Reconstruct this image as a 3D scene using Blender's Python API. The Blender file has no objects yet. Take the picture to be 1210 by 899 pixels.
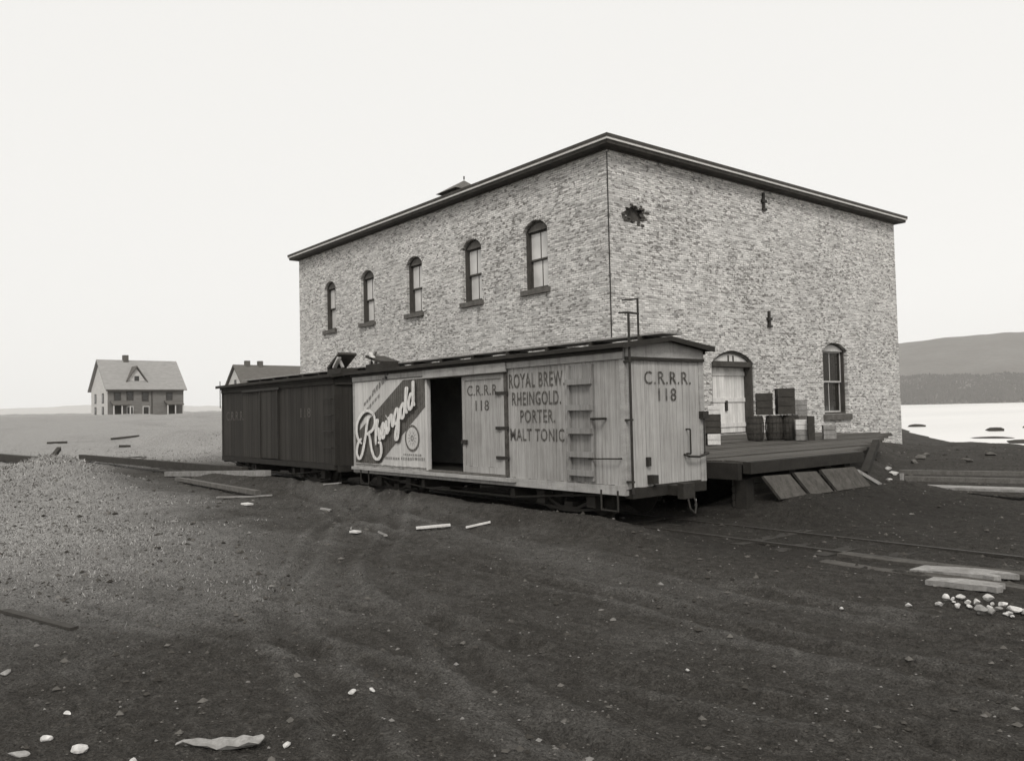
import bpy, bmesh, math, random
import numpy as np
from mathutils import Vector, Matrix
random.seed(7); RNG = np.random.default_rng(11)
SC = bpy.context.scene
COL = SC.collection

# ------------------------------------------------------------------ camera, sky, sun
cam_d = bpy.data.cameras.new('camera'); cam = bpy.data.objects.new('camera', cam_d); COL.objects.link(cam)
R = Matrix(((0.6303786332032715, 0.043488146214656076, 0.7750687452991432),
            (0.7759718992197534, -0.006818163131219587, -0.6307306273464172),
            (-0.0221447606007435, 0.9990306771017239, -0.038043603767348146)))
cam.matrix_world = Matrix.Translation((0, 0, 1.88)) @ R.to_4x4()
cam_d.sensor_width = 36.0; cam_d.lens = 971.3278 / 1210 * 36
cam_d.clip_start = 0.1; cam_d.clip_end = 20000
SC.camera = cam

SUN_EL, SUN_AZ = math.radians(46), math.radians(-38)      # azimuth of the sun counted from +X towards +Y
w = bpy.data.worlds.new('World'); SC.world = w; w.use_nodes = True
nt = w.node_tree; nt.nodes.clear()
sky = nt.nodes.new('ShaderNodeTexSky'); sky.sky_type = 'NISHITA'; sky.sun_disc = False
sky.sun_elevation = SUN_EL; sky.sun_rotation = math.pi / 2 - SUN_AZ
sky.air_density = 1.0; sky.dust_density = 4.0
bw = nt.nodes.new('ShaderNodeRGBToBW')
mx = nt.nodes.new('ShaderNodeMix'); mx.data_type = 'RGBA'; mx.inputs['Factor'].default_value = 0.86
mx.inputs['B'].default_value = (8.25, 8.15, 7.9, 1)          # even overcast
bg = nt.nodes.new('ShaderNodeBackground'); bg.inputs['Strength'].default_value = 0.10
out = nt.nodes.new('ShaderNodeOutputWorld')
nt.links.new(sky.outputs[0], bw.inputs[0]); nt.links.new(bw.outputs[0], mx.inputs['A'])
nt.links.new(mx.outputs['Result'], bg.inputs[0]); nt.links.new(bg.outputs[0], out.inputs[0])

sun_d = bpy.data.lights.new('sun', 'SUN'); sun = bpy.data.objects.new('sun', sun_d); COL.objects.link(sun)
sun_d.energy = 1.5; sun_d.angle = math.radians(14); sun_d.color = (1, .98, .94)
sv = Vector((math.cos(SUN_EL) * math.cos(SUN_AZ), math.cos(SUN_EL) * math.sin(SUN_AZ), math.sin(SUN_EL)))
sun.rotation_euler = sv.to_track_quat('Z', 'Y').to_euler()

SC.view_settings.view_transform = 'Standard'; SC.view_settings.look = 'None'
SC.view_settings.exposure = 0.30
SC.cycles.volume_bounces = 3; SC.view_settings.gamma = 1.0

# ------------------------------------------------------------------ helpers
def g(v, warm=1.0):
    k = warm * (1 + 2.6 * max(0, .25 - v) / .25)
    return (v, v * (1 - .028 * k), v * (1 - .065 * k), 1)

class NT:
    """tiny node-tree writer"""
    def __init__(s, name, rough=.9, spec=.2):
        s.m = bpy.data.materials.new(name); s.m.use_nodes = True
        s.t = s.m.node_tree; s.b = s.t.nodes['Principled BSDF']
        s.b.inputs['Roughness'].default_value = rough
        s.b.inputs['Specular IOR Level'].default_value = spec
    def n(s, typ, **kw):
        nd = s.t.nodes.new(typ)
        for k, v in kw.items(): setattr(nd, k, v)
        return nd
    def l(s, a, b): s.t.links.new(a, b)
    def pos(s, scale=(1, 1, 1)):
        c = s.n('ShaderNodeNewGeometry'); m = s.n('ShaderNodeMapping')
        m.inputs['Scale'].default_value = scale; s.l(c.outputs['Position'], m.inputs['Vector']); return m.outputs[0]
    def noise(s, vec, scale, detail=4, rough=.6, dist=0):
        nn = s.n('ShaderNodeTexNoise'); nn.inputs['Scale'].default_value = scale
        nn.inputs['Detail'].default_value = detail; nn.inputs['Roughness'].default_value = rough
        nn.inputs['Distortion'].default_value = dist
        s.l(vec, nn.inputs['Vector']); return nn.outputs['Fac']
    def ramp(s, fac, stops):
        r = s.n('ShaderNodeValToRGB'); e = r.color_ramp.elements
        while len(e) < len(stops): e.new(.5)
        for i, (p, c) in enumerate(stops): e[i].position = p; e[i].color = c
        s.l(fac, r.inputs[0]); return r.outputs[0]
    def mix(s, fac, a, b, mode='MIX'):
        m = s.n('ShaderNodeMix', data_type='RGBA', blend_type=mode)
        for sock, v in (('Factor', fac), ('A', a), ('B', b)):
            i = m.inputs[sock]
            if isinstance(v, (int, float)): i.default_value = v
            elif isinstance(v, tuple): i.default_value = v
            else: s.l(v, i)
        return m.outputs['Result']
    def math(s, op, a, b=None):
        m = s.n('ShaderNodeMath', operation=op)
        for i, v in enumerate((a, b)):
            if v is None: continue
            if isinstance(v, (int, float)): m.inputs[i].default_value = v
            else: s.l(v, m.inputs[i])
        return m.outputs[0]
    def base(s, c): s.l(c, s.b.inputs['Base Color'])
    def bump(s, h, strength=.5, dist=.02):
        b = s.n('ShaderNodeBump'); b.inputs['Strength'].default_value = strength; b.inputs['Distance'].default_value = dist
        s.l(h, b.inputs['Height']); s.l(b.outputs[0], s.b.inputs['Normal'])

def worn(name, lo, hi, scale=3, stretch=(1, 1, 1), rough=.85, spec=.25, bump=.25, grime=.0, fine=40):
    """weathered surface: broad patches, fine grain, optional dark streaks"""
    t = NT(name, rough, spec); p = t.pos(stretch)
    a = t.noise(p, scale, 5, .65); b = t.noise(p, fine, 3, .6)
    c = t.ramp(a, [(.3, g(lo)), (.7, g(hi))])
    c = t.mix(t.math('MULTIPLY', t.ramp(b, [(.35, g(1, 0)), (.6, g(0, 0))]), .35), c, g(lo * .55))
    if grime:
        q = t.pos((5, 5, .35)); d = t.noise(q, 2.4, 5, .7)
        c = t.mix(t.math('MULTIPLY', t.ramp(d, [(.5, g(0, 0)), (.68, g(1, 0))]), grime), c, g(lo * .35))
    t.base(c); t.bump(b, bump, .01); return t.m

def boardmat(name, lo, hi, grime=.4, rough=.8):
    """painted upright boards: every board a slightly different tone, weather streaks downwards"""
    t = NT(name, rough, .25)
    ge = t.n('ShaderNodeNewGeometry')
    rnd = t.ramp(ge.outputs['Random Per Island'], [(0, g(lo)), (1, g(hi))])
    q = t.pos((9, 9, .5)); d = t.noise(q, 2.2, 6, .7); e = t.noise(t.pos((1, 1, 1)), 1.1, 4, .6)
    f = t.noise(t.pos((60, 60, 4)), 1.0, 3, .6)
    c = t.mix(t.math('MULTIPLY', t.ramp(d, [(.45, g(0, 0)), (.72, g(1, 0))]), grime), rnd, g(lo * .3))
    c = t.mix(t.math('MULTIPLY', t.ramp(e, [(.42, g(0, 0)), (.7, g(1, 0))]), grime * .8), c, g(lo * .45))
    c = t.mix(t.math('MULTIPLY', t.ramp(f, [(.5, g(0, 0)), (.75, g(1, 0))]), .3), c, g(lo * .5))
    t.base(c); t.bump(f, .2, .005); return t.m

def flat(name, v, rough=.8, spec=.3):
    t = NT(name, rough, spec); n = t.noise(t.pos(), 25, 3)
    t.base(t.ramp(n, [(.3, g(v * .75)), (.7, g(v * 1.15))])); return t.m

M = {}
# --- brick: light weathered brick, dark open joints, odd burnt bricks
def brick_mat():
    t = NT('brick_wall', .95, .15)
    ge = t.n('ShaderNodeNewGeometry'); sp = t.n('ShaderNodeSeparateXYZ'); t.l(ge.outputs['Position'], sp.inputs[0])
    u = t.math('ADD', sp.outputs[0], sp.outputs[1])
    wob = t.noise(t.pos((1, 1, 1)), .8, 3)
    wob2 = t.noise(t.pos((.5, .5, 6)), 2.0, 2)
    v = t.math('ADD', sp.outputs[2], t.math('MULTIPLY', wob, .05))
    cb = t.n('ShaderNodeCombineXYZ'); t.l(u, cb.inputs[0]); t.l(v, cb.inputs[1])
    def bricks(w_, h_, mort, off):
        b = t.n('ShaderNodeTexBrick'); b.offset = off
        b.inputs['Scale'].default_value = 1; b.inputs['Brick Width'].default_value = w_; b.inputs['Row Height'].default_value = h_
        b.inputs['Mortar Size'].default_value = mort; b.inputs['Mortar Smooth'].default_value = .3; b.inputs['Bias'].default_value = 0
        b.inputs['Color1'].default_value = (0, 0, 0, 1); b.inputs['Color2'].default_value = (1, 1, 1, 1); b.inputs['Mortar'].default_value = (.5, .5, .5, 1)
        t.l(cb.outputs[0], b.inputs['Vector']); return b
    b = bricks(.215, .068, .008, .5)
    tone = t.ramp(b.outputs['Color'], [(0, g(.30)), (.07, g(.50)), (.4, g(.64)), (.75, g(.74)), (1, g(.84))])
    jn = t.noise(t.pos((1, 1, 1.5)), 1.6, 5, .75)
    jd = t.ramp(jn, [(.36, g(.12)), (.62, g(.58))])
    c = t.mix(b.outputs['Fac'], tone, jd)
    # burnt and spalled bricks: small dark flecks in rows, thicker in some parts of the wall
    mott = t.noise(t.pos((4.2, 4.2, 13)), 1.35, 2, .55)
    wher = t.noise(t.pos((1, 1, 1.3)), .34, 4, .6)
    fl = t.math('ADD', mott, t.math('MULTIPLY', t.math('SUBTRACT', wher, .5), .30))
    c = t.mix(t.math('MULTIPLY', t.ramp(fl, [(.575, g(0, 0)), (.63, g(1, 0))]), .8), c, g(.11))
    # washed out bed joints: long thin broken lines
    cb2 = t.n('ShaderNodeCombineXYZ'); t.l(t.math('MULTIPLY', u, 1.0), cb2.inputs[0]); t.l(t.math('MULTIPLY', v, 14.7), cb2.inputs[1])
    das = t.noise(cb2.outputs[0], 1.0, 3, .55)
    c = t.mix(t.math('MULTIPLY', t.ramp(das, [(.56, g(0, 0)), (.62, g(1, 0))]), .5), c, g(.15))
    row = t.math('LESS_THAN', t.math('FRACT', t.math('DIVIDE', v, .408)), .09)     # every sixth bed, at the header course, is washed deepest
    rn = t.noise(t.pos((1, 1, .2)), .9, 4, .7)
    c = t.mix(t.math('MULTIPLY', t.math('MULTIPLY', row, t.ramp(rn, [(.46, g(0, 0)), (.62, g(1, 0))])), .5), c, g(.16))
    big = t.noise(t.pos((.6, .6, .35)), .7, 4, .6)
    c = t.mix(t.math('MULTIPLY', t.ramp(big, [(.45, g(0, 0)), (.75, g(1, 0))]), .25), c, g(.34))
    t.base(c)
    h = t.math('SUBTRACT', t.math('MULTIPLY', mott, -.4), b.outputs['Fac'])
    t.bump(h, .8, .02); return t.m
M['brick'] = brick_mat()
M['brick_dark'] = worn('broken_brick', .03, .12, 6)
M['trim_dark'] = worn('dark_trim_paint', .045, .09, 3, grime=.2)
M['trim_light'] = worn('pale_trim_paint', .6, .75, 4)
M['sash_dark'] = worn('dark_sash_paint', .06, .11, 6)
M['sash_light'] = worn('pale_sash_paint', .45, .62, 6)
M['stone_sill'] = worn('sill_stone', .08, .17, 5)
M['door_paint'] = boardmat('old_door_boards', .6, .78, .4)
M['roof_felt'] = worn('tarred_roof', .04, .08, 2)
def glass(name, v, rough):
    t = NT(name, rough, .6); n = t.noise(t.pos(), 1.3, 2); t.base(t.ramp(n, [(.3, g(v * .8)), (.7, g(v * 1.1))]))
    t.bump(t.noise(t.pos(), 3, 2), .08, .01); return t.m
M['pane_dark'] = glass('dark_glass', .025, .06)
M['pane_sky'] = glass('glass_painted_sky', .62, .12)  # pale base colour stands in for sky reflected in the panes
M['car_pale'] = boardmat('pale_car_paint', .37, .42, .55)
M['car_end'] = boardmat('pale_car_end_paint', .41, .47, .45)
M['car_fascia'] = worn('pale_fascia_paint', .30, .46, 3, (1, 1, 3), grime=.45)
M['car_dark'] = boardmat('dark_car_paint', .030, .050, .3)
M['car_dark_trim'] = worn('dark_car_trim', .025, .045, 4)
M['car_roof'] = worn('car_roof_boards', .07, .15, 5, (.4, 3, 1))
M['run_board'] = worn('running_board_wood', .22, .4, 5)
M['under'] = worn('sooty_underframe', .02, .038, 6)
M['iron'] = worn('rusty_iron', .022, .045, 12, rough=.6)
M['iron_glint'] = worn('painted_iron_glint', .35, .55, 12, rough=.5)
M['stain'] = boardmat('stained_car_boards', .25, .3, .5)
M['letter'] = worn('faded_black_lettering', .04, .13, 8)
def printed(name, lo, hi, axis, org, w_, scale=9, wear=.55):
    """paint on boards: broken at the joints and rubbed through in places"""
    t = NT(name, .85, .2); sp = t.n('ShaderNodeSeparateXYZ'); ge = t.n('ShaderNodeNewGeometry'); t.l(ge.outputs['Position'], sp.inputs[0])
    q = t.math('FRACT', t.math('DIVIDE', t.math('SUBTRACT', sp.outputs[axis], org), w_))
    gap = t.math('GREATER_THAN', t.math('MULTIPLY', q, t.math('SUBTRACT', 1.0, q)), .042)
    nz = t.noise(t.pos((1, 1, .35)), scale * 2.2, 5, .75)
    rub = t.ramp(nz, [(.36, g(1 - wear, 0)), (.5, g(1, 0))])
    t.l(t.math('MULTIPLY', gap, rub), t.b.inputs['Alpha'])
    t.base(t.ramp(t.noise(t.pos(), scale, 4), [(.3, g(lo)), (.7, g(hi))])); return t.m
M['letter_side'] = printed('side_lettering', .045, .13, 0, -11.70, 2.85 / 34)
M['letter_door'] = printed('door_lettering', .05, .13, 0, -12.93, .095)
M['letter_end'] = printed('end_lettering', .04, .11, 1, 9.48, 1.68 / 20)
M['letter_faint'] = worn('faint_pale_lettering', .07, .14, 7)
M['poster'] = boardmat('pale_poster_paint', .52, .62, .3)
PW = 3.04 / 36
M['poster_band'] = printed('dark_poster_band', .085, .13, 0, -17.34, PW, 5, .35)
M['poster_script'] = printed('white_script_paint', .66, .8, 0, -17.34, PW, 6, .3)
M['poster_shadow'] = printed('script_shadow_paint', .04, .07, 0, -17.34, PW, 6, .4)
M['poster_grey'] = printed('grey_poster_print', .2, .3, 0, -17.34, PW, 8, .7)
M['black_in'] = worn('dark_interior', .3, .42, 3)
M['deck'] = boardmat('platform_planks', .055, .12, .5)
M['deck_beam'] = worn('platform_timber', .02, .038, 4)
M['wood_pale'] = worn('bleached_wood', .2, .36, 6, (.6, .6, 1), grime=.35)
M['wood_mid'] = worn('grey_wood', .10, .18, 6, grime=.3)
M['wood_grey'] = worn('wet_grey_wood', .05, .105, 6, grime=.5)
M['wood_dark'] = worn('dark_wet_wood', .035, .065, 6)
M['crate_white'] = worn('white_crate_wood', .55, .75, 6)
M['barrel'] = worn('dark_barrel_staves', .035, .07, 8)
M['rail'] = worn('rail_steel', .028, .05, 10, rough=.6)
M['tie'] = worn('tie_wood', .025, .05, 5)
M['stone_white'] = worn('white_stone', .38, .72, 14, grime=.3)
M['stone_grey'] = worn('grey_stone', .22, .38, 9)
M['house_grey'] = worn('house_clapboard_grey', .15, .22, 1, (1, 1, 8))
M['house_white'] = worn('house_clapboard_white', .50, .62, 1, (1, 1, 8))
M['house_roof'] = worn('shingle_roof', .26, .34, 1.2, (1, 1, 4))
M['house_roof_dark'] = worn('dark_shingle_roof', .10, .15, 1.2, (1, 1, 4))
M['chimney'] = worn('chimney_brick', .09, .14, 3)

def smooth(a, b, x):
    t = np.clip((x - a) / (b - a), 0, 1); return t * t * (3 - 2 * t)

def wloc(o):
    v = Vector((0, 0, 0))
    while o is not None: v += o.location; o = o.parent
    return v

class MB:
    """collects shapes given in world coordinates; build() links them as one mesh object"""
    def __init__(s): s.v = []; s.f = []
    def add(s, verts, faces):
        n = len(s.v); s.v += [tuple(p) for p in verts]; s.f += [tuple(i + n for i in f) for f in faces]; return s
    def box(s, x0, x1, y0, y1, z0, z1):
        return s.add([(x0, y0, z0), (x1, y0, z0), (x1, y1, z0), (x0, y1, z0), (x0, y0, z1), (x1, y0, z1), (x1, y1, z1), (x0, y1, z1)],
                     [(0, 3, 2, 1), (4, 5, 6, 7), (0, 1, 5, 4), (1, 2, 6, 5), (2, 3, 7, 6), (3, 0, 4, 7)])
    def beam(s, a, b, wd, ht, up=(0, 0, 1)):
        a = Vector(a); b = Vector(b); d = (b - a).normalized(); up = Vector(up)
        sd = d.cross(up).normalized(); u = sd.cross(d).normalized()
        c = []
        for p in (a, b):
            for (i, j) in ((-1, -1), (1, -1), (1, 1), (-1, 1)): c.append(p + sd * (i * wd / 2) + u * (j * ht / 2))
        return s.add(c, [(0, 1, 2, 3), (7, 6, 5, 4), (0, 4, 5, 1), (1, 5, 6, 2), (2, 6, 7, 3), (3, 7, 4, 0)])
    def tube(s, a, b, r0, r1=None, n=8):
        r1 = r0 if r1 is None else r1
        a = Vector(a); b = Vector(b); d = (b - a).normalized()
        x = d.orthogonal().normalized(); y = d.cross(x)
        c = []
        for p, r in ((a, r0), (b, r1)):
            for k in range(n): t = 2 * math.pi * k / n; c.append(p + x * (r * math.cos(t)) + y * (r * math.sin(t)))
        fs = [(k, (k + 1) % n, n + (k + 1) % n, n + k) for k in range(n)] + [tuple(range(n))[::-1], tuple(range(n, 2 * n))]
        return s.add(c, fs)
    def path(s, pts, r, n=6):
        for a, b in zip(pts[:-1], pts[1:]): s.tube(a, b, r, r, n)
        return s
    def lathe(s, c, axis, prof, n=16):
        """prof: (distance along axis, radius)"""
        c = Vector(c); d = Vector(axis).normalized(); x = d.orthogonal().normalized(); y = d.cross(x)
        vs = []
        for (h, r) in prof:
            for k in range(n): t = 2 * math.pi * k / n; vs.append(c + d * h + x * (r * math.cos(t)) + y * (r * math.sin(t)))
        fs = []
        for i in range(len(prof) - 1):
            for k in range(n): fs.append((i * n + k, i * n + (k + 1) % n, (i + 1) * n + (k + 1) % n, (i + 1) * n + k))
        fs += [tuple(range(n))[::-1], tuple(range((len(prof) - 1) * n, len(prof) * n))]
        return s.add(vs, fs)
    def prism(s, poly, vec):
        """poly: list of 3D points, extruded by vec"""
        n = len(poly); vec = Vector(vec); a = [Vector(p) for p in poly]; b = [p + vec for p in a]
        return s.add(a + b, [tuple(range(n))[::-1], tuple(range(n, 2 * n))] + [(k, (k + 1) % n, n + (k + 1) % n, n + k) for k in range(n)])
    def build(s, name, mat, parent=None, smooth_=False):
        me = bpy.data.meshes.new(name)
        off = wloc(parent) if parent is not None else Vector((0, 0, 0))
        me.from_pydata([(p[0] - off.x, p[1] - off.y, p[2] - off.z) for p in s.v], [], s.f)
        bm = bmesh.new(); bm.from_mesh(me); bmesh.ops.recalc_face_normals(bm, faces=bm.faces); bm.to_mesh(me); bm.free()
        me.materials.append(M[mat] if isinstance(mat, str) else mat)
        if smooth_:
            me.polygons.foreach_set('use_smooth', [True] * len(me.polygons))
        o = bpy.data.objects.new(name, me); COL.objects.link(o)
        if parent is not None: o.parent = parent
        return o
    def single(s, name, mat, label, cat, group=None, smooth_=False):
        """a thing that is one mesh, its origin at its base"""
        a = np.array(s.v); c = Vector(((a[:, 0].min() + a[:, 0].max()) / 2, (a[:, 1].min() + a[:, 1].max()) / 2, a[:, 2].min()))
        s.v = [(p[0] - c.x, p[1] - c.y, p[2] - c.z) for p in s.v]
        o = s.build(name, mat, None, smooth_); o.location = c; return tag(o, label, cat, group)

def tag(o, label, cat, group=None):
    o['label'] = label; o['category'] = cat
    if group: o['group'] = group
    return o
def thing(name, label, cat, loc, group=None):
    o = bpy.data.objects.new(name, None); COL.objects.link(o); o.location = loc; o.empty_display_size = .3
    return tag(o, label, cat, group)
def structure(o): o['kind'] = 'structure'; return o
def stuff(o): o['kind'] = 'stuff'; return o
def np_mesh(name, V, F, mat, smooth_=False):
    """V (n,3), F (m,k) numpy"""
    me = bpy.data.meshes.new(name); n, m, k = len(V), len(F), F.shape[1]
    me.vertices.add(n); me.vertices.foreach_set('co', V.astype(np.float32).ravel())
    me.loops.add(m * k); me.loops.foreach_set('vertex_index', F.astype(np.int32).ravel())
    me.polygons.add(m); me.polygons.foreach_set('loop_start', np.arange(0, m * k, k, dtype=np.int32))
    me.polygons.foreach_set('use_smooth', np.full(m, smooth_)); me.update(calc_edges=True)
    me.materials.append(mat)
    o = bpy.data.objects.new(name, me); COL.objects.link(o); return o

# value noise on numpy arrays
_P = RNG.random((256, 256))
def vnoise(x, y):
    xi = np.floor(x).astype(int); yi = np.floor(y).astype(int); fx = x - xi; fy = y - yi
    fx = fx * fx * (3 - 2 * fx); fy = fy * fy * (3 - 2 * fy)
    a = _P[xi % 256, yi % 256]; b = _P[(xi + 1) % 256, yi % 256]; c = _P[xi % 256, (yi + 1) % 256]; d = _P[(xi + 1) % 256, (yi + 1) % 256]
    return (a * (1 - fx) + b * fx) * (1 - fy) + (c * (1 - fx) + d * fx) * fy - .5
def fbm(x, y, o=4, lac=2.1, gain=.5):
    s = 0; a = 1; f = 1
    for i in range(o): s = s + a * vnoise(x * f + 17.3 * i, y * f + 9.1 * i); a *= gain; f *= lac
    return s

# ------------------------------------------------------------------ terrain
WATER = -1.2
def shore(X, Y):                      # >0 on the water side
    u = .88 * Y + .42 * X
    return (u - 43 - .85 * np.clip(-X - 20, 0, 25)) + 5 * fbm(X / 9, Y / 9, 4) + 2.0 * np.sin(X / 5 + Y / 11)
def base_z(X, Y):
    X = np.asarray(X, float); Y = np.asarray(Y, float)
    side = smooth(-30, 10, X + 1.25 * Y - 20)                       # 1 towards the bay
    rise = 2.6 * smooth(30, 125, -X) + 2.6 * smooth(130, 420, -X)
    z = rise * (1 - side)
    z = z - 3.2 * side * smooth(-18, 18, shore(X, Y))
    # bank in front of the warehouse's right-hand wall
    bank = smooth(-.1, 1.7, -(X + 8.3 + .4 * np.clip(Y - 15.3, 0, 40))) * smooth(13.5, 16.2, Y) * (1 - .62 * smooth(28, 34, Y)) * (1 - smooth(36, 50, Y)) * smooth(-60, -55, X)
    z = z + .80 * bank
    z = z + .33 * smooth(-6.0, -7.9, X) * smooth(11.3, 12.4, Y) * (1 - smooth(16, 18.5, Y)) * (1 - bank) * smooth(-10, -8.6, X)
    z = z + .27 * np.exp(-((Y - 8.75) / .50) ** 2) * smooth(-27, -24, X) * (1 - smooth(-9, -6.5, X))
    # grassy hummock at the left
    z = z + .72 * np.exp(-(((X + 29.5) / 6) ** 2 + ((Y - 5.3) / 1.0) ** 2))
    return z
def ground_z(X, Y, fine=True):
    X = np.asarray(X, float); Y = np.asarray(Y, float)
    d = np.hypot(X, Y)
    z = base_z(X, Y)
    trk = np.maximum(np.exp(-((Y - 10.3) / 1.6) ** 2) * (X > -75), ((X < -7.5) & (X > -17.5) & (Y > 11) & (Y < 36)) * .9)
    z = z + .22 * fbm(X / 5, Y / 5, 3) * (1 - .9 * trk) * (1 + 1.6 * smooth(60, 300, d)) * (.3 + .7 * smooth(10, 24, d))
    z = z + .10 * np.abs(fbm(X / 1.7, Y / 1.7, 4)) * smooth(12, 16, Y) * smooth(-13, -9, X)
    if fine:
        amp = 1 - smooth(40, 90, d)
        L = tone(X, Y)
        z = z + amp * (.032 * fbm(X / .8, Y / .8, 5, 2.2, .6) + .05 * np.abs(fbm(X / .17, Y / .17, 4, 2.2, .62)) * (.7 + .6 * L))
        z = z + amp * .022 * fbm(X * .35 + Y * .12, Y * 3.1 - X * .5, 3) * (1 - .8 * trk)
        for q, wd in ruts(X, Y):                 # wheel ruts that sweep across the yard
            z = z - amp * .038 * np.exp(-(q / wd) ** 2) + amp * .02 * np.exp(-((np.abs(q) - 2.1 * wd) / (.8 * wd)) ** 2)
    return z
def ruts(X, Y):
    u = X + 8
    for f in (6.75 - .10 * u + .012 * u * u, 4.1 - .45 * u + .035 * u * u, 3.05 + .28 * u - .02 * u * u):
        for o_ in (-.62, .62):
            yield Y - f - o_ + .12 * np.sin(X * 1.3 + o_), .11
def tone(X, Y):                       # 0 black cinders, 1 dry grass and pale gravel
    n = fbm(X / 3.2, Y / 3.2, 4)
    a = smooth(4.5, 18, -X + 5 * n) * (1 - .93 * smooth(2.6 + .085 * np.clip(-X - 8, 0, 60), 6.4 + .085 * np.clip(-X - 8, 0, 60), Y + 2.2 * n))
    far = smooth(30, 46, -X + .12 * np.abs(Y)) * (1 - smooth(-25, 15, X + 1.25 * Y - 20))
    b = .13 * np.exp(-((Y - (6.9 - .16 * (X + 8)) - n) / .7) ** 2) * smooth(-3, -8, X) * smooth(-30, -20, X)
    c = np.maximum(np.maximum(a * .9, far), b)
    c = c * (1 + .3 * n)
    st = fbm(X * .3 + Y * .1, Y * 2.6 - X * .4, 4)                # long drag marks and dried wheel tracks
    c = c + .16 * np.clip(st - .05, 0, 1) * smooth(-24, -14, X) * (1 - smooth(10, 14, Y))
    for q, wd in ruts(X, Y): c = c + .10 * np.exp(-((np.abs(q) - 2.1 * wd) / (.9 * wd)) ** 2) * (.4 + 1.2 * np.clip(fbm(X / 1.5, Y / 1.5, 3) + .2, 0, 1)) * smooth(-30, -18, X)
    return np.clip(c, 0, 1)

th = np.concatenate([np.arange(97, 187, .15), np.arange(187, 457, 4.5)]) * math.pi / 180
rr = np.concatenate([np.geomspace(1.0, 45, 430), np.geomspace(45, 1700, 130)[1:]])
TH, RR = np.meshgrid(th, rr)
GX = RR * np.cos(TH); GY = RR * np.sin(TH); GZ = ground_z(GX, GY)
nr, na = GX.shape
V = np.stack([GX.ravel(), GY.ravel(), GZ.ravel()], 1)
i, j = np.meshgrid(np.arange(nr - 1), np.arange(na), indexing='ij'); j2 = (j + 1) % na
F = np.stack([(i * na + j).ravel(), ((i + 1) * na + j).ravel(), ((i + 1) * na + j2).ravel(), (i * na + j2).ravel()], 1)[:, ::-1]
V = np.vstack([V, [[0, 0, float(GZ[0].mean())]]])
tri_c = len(V) - 1
t = NT('yard_ground', .97, .12)
at = t.n('ShaderNodeAttribute'); at.attribute_name = 'tone'
n1 = t.noise(t.pos(), 9, 6, .7); n2 = t.noise(t.pos(), 55, 4, .7); n3 = t.noise(t.pos((1, 1, 1)), 1.2, 4, .6)
vo = t.n('ShaderNodeTexVoronoi'); vo.inputs['Scale'].default_value = 34; t.l(t.pos(), vo.inputs['Vector'])
spk = t.ramp(vo.outputs['Color'], [(.0, g(0, 0)), (.82, g(0, 0)), (.95, g(1, 0))])
dark = t.ramp(n1, [(.28, g(.030)), (.5, g(.060)), (.75, g(.115))])
pale = t.ramp(n1, [(.25, g(.28)), (.5, g(.47)), (.8, g(.62))])
m_ = t.math('ADD', at.outputs['Fac'], t.math('MULTIPLY', t.math('SUBTRACT', n3, .5), .25))
c = t.mix(t.ramp(m_, [(0.02, g(0, 0)), (1, g(1, 0))]), dark, pale)
n5 = t.noise(t.pos(), 140, 3, .7); n6 = t.noise(t.pos((.35, 2.2, 1)), 6, 5, .75)
c = t.mix(t.math('MULTIPLY', t.ramp(n6, [(.52, g(0, 0)), (.72, g(1, 0))]), .35), c, g(.17))      # dragged dust
c = t.mix(t.math('MULTIPLY', t.ramp(n2, [(.40, g(1, 0)), (.56, g(0, 0))]), .7), c, g(.022))
c = t.mix(t.math('MULTIPLY', t.ramp(n5, [(.56, g(0, 0)), (.7, g(1, 0))]), .4), c, g(.19))
c = t.mix(t.math('MULTIPLY', spk, .16), c, g(.2))
so = t.n('ShaderNodeAttribute'); so.attribute_name = 'track_dark'                   # darker band along the track
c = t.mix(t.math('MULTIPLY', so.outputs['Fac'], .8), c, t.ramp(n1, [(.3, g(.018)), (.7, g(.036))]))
t.base(c); t.bump(t.math('ADD', n2, vo.outputs['Distance']), 1.0, .035)
M['ground'] = t.m
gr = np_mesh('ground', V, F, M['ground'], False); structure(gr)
bm = bmesh.new(); bm.from_mesh(gr.data); bm.verts.ensure_lookup_table()
for k in range(na): bm.faces.new((bm.verts[tri_c], bm.verts[k], bm.verts[(k + 1) % na]))
bm.to_mesh(gr.data); bm.free()
track_dark = smooth(8.0, 9.3, GY) * (1 - smooth(14.5, 19, GY)) * smooth(-34, -26, GX) * (1 - .65 * smooth(-7.5, -4, GX)) * np.clip(.9 + .8 * fbm(GX / 2, GY / 2, 3), 0, 1)
b_ = gr.data.attributes.new('track_dark', 'FLOAT', 'POINT'); b_.data.foreach_set('value', np.append(track_dark.ravel(), 0).astype(np.float32))
a_ = gr.data.attributes.new('tone', 'FLOAT', 'POINT')
a_.data.foreach_set('value', np.append(tone(GX, GY).ravel(), 0).astype(np.float32))

# ------------------------------------------------------------------ water, hills, far wood
t = NT('bay_water', .30, .5)
n = t.noise(t.pos((1, 1, 1)), .35, 5, .7); n4 = t.noise(t.pos((.02, .006, 1)), 1, 3)
t.base(t.ramp(n4, [(.3, g(.62)), (.7, g(.78))])); t.bump(n, .5, .25); M['water'] = t.m  # near-white base colour carries the sky's reflection on ruffled water
N = 72
wv = [(0, 0, WATER)] + [(2380 * math.cos(2 * math.pi * k / N), 2380 * math.sin(2 * math.pi * k / N), WATER) for k in range(N)]
o = MB().add(wv, [(0, 1 + k, 1 + (k + 1) % N) for k in range(N)]).build('water', 'water'); structure(o)

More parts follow.
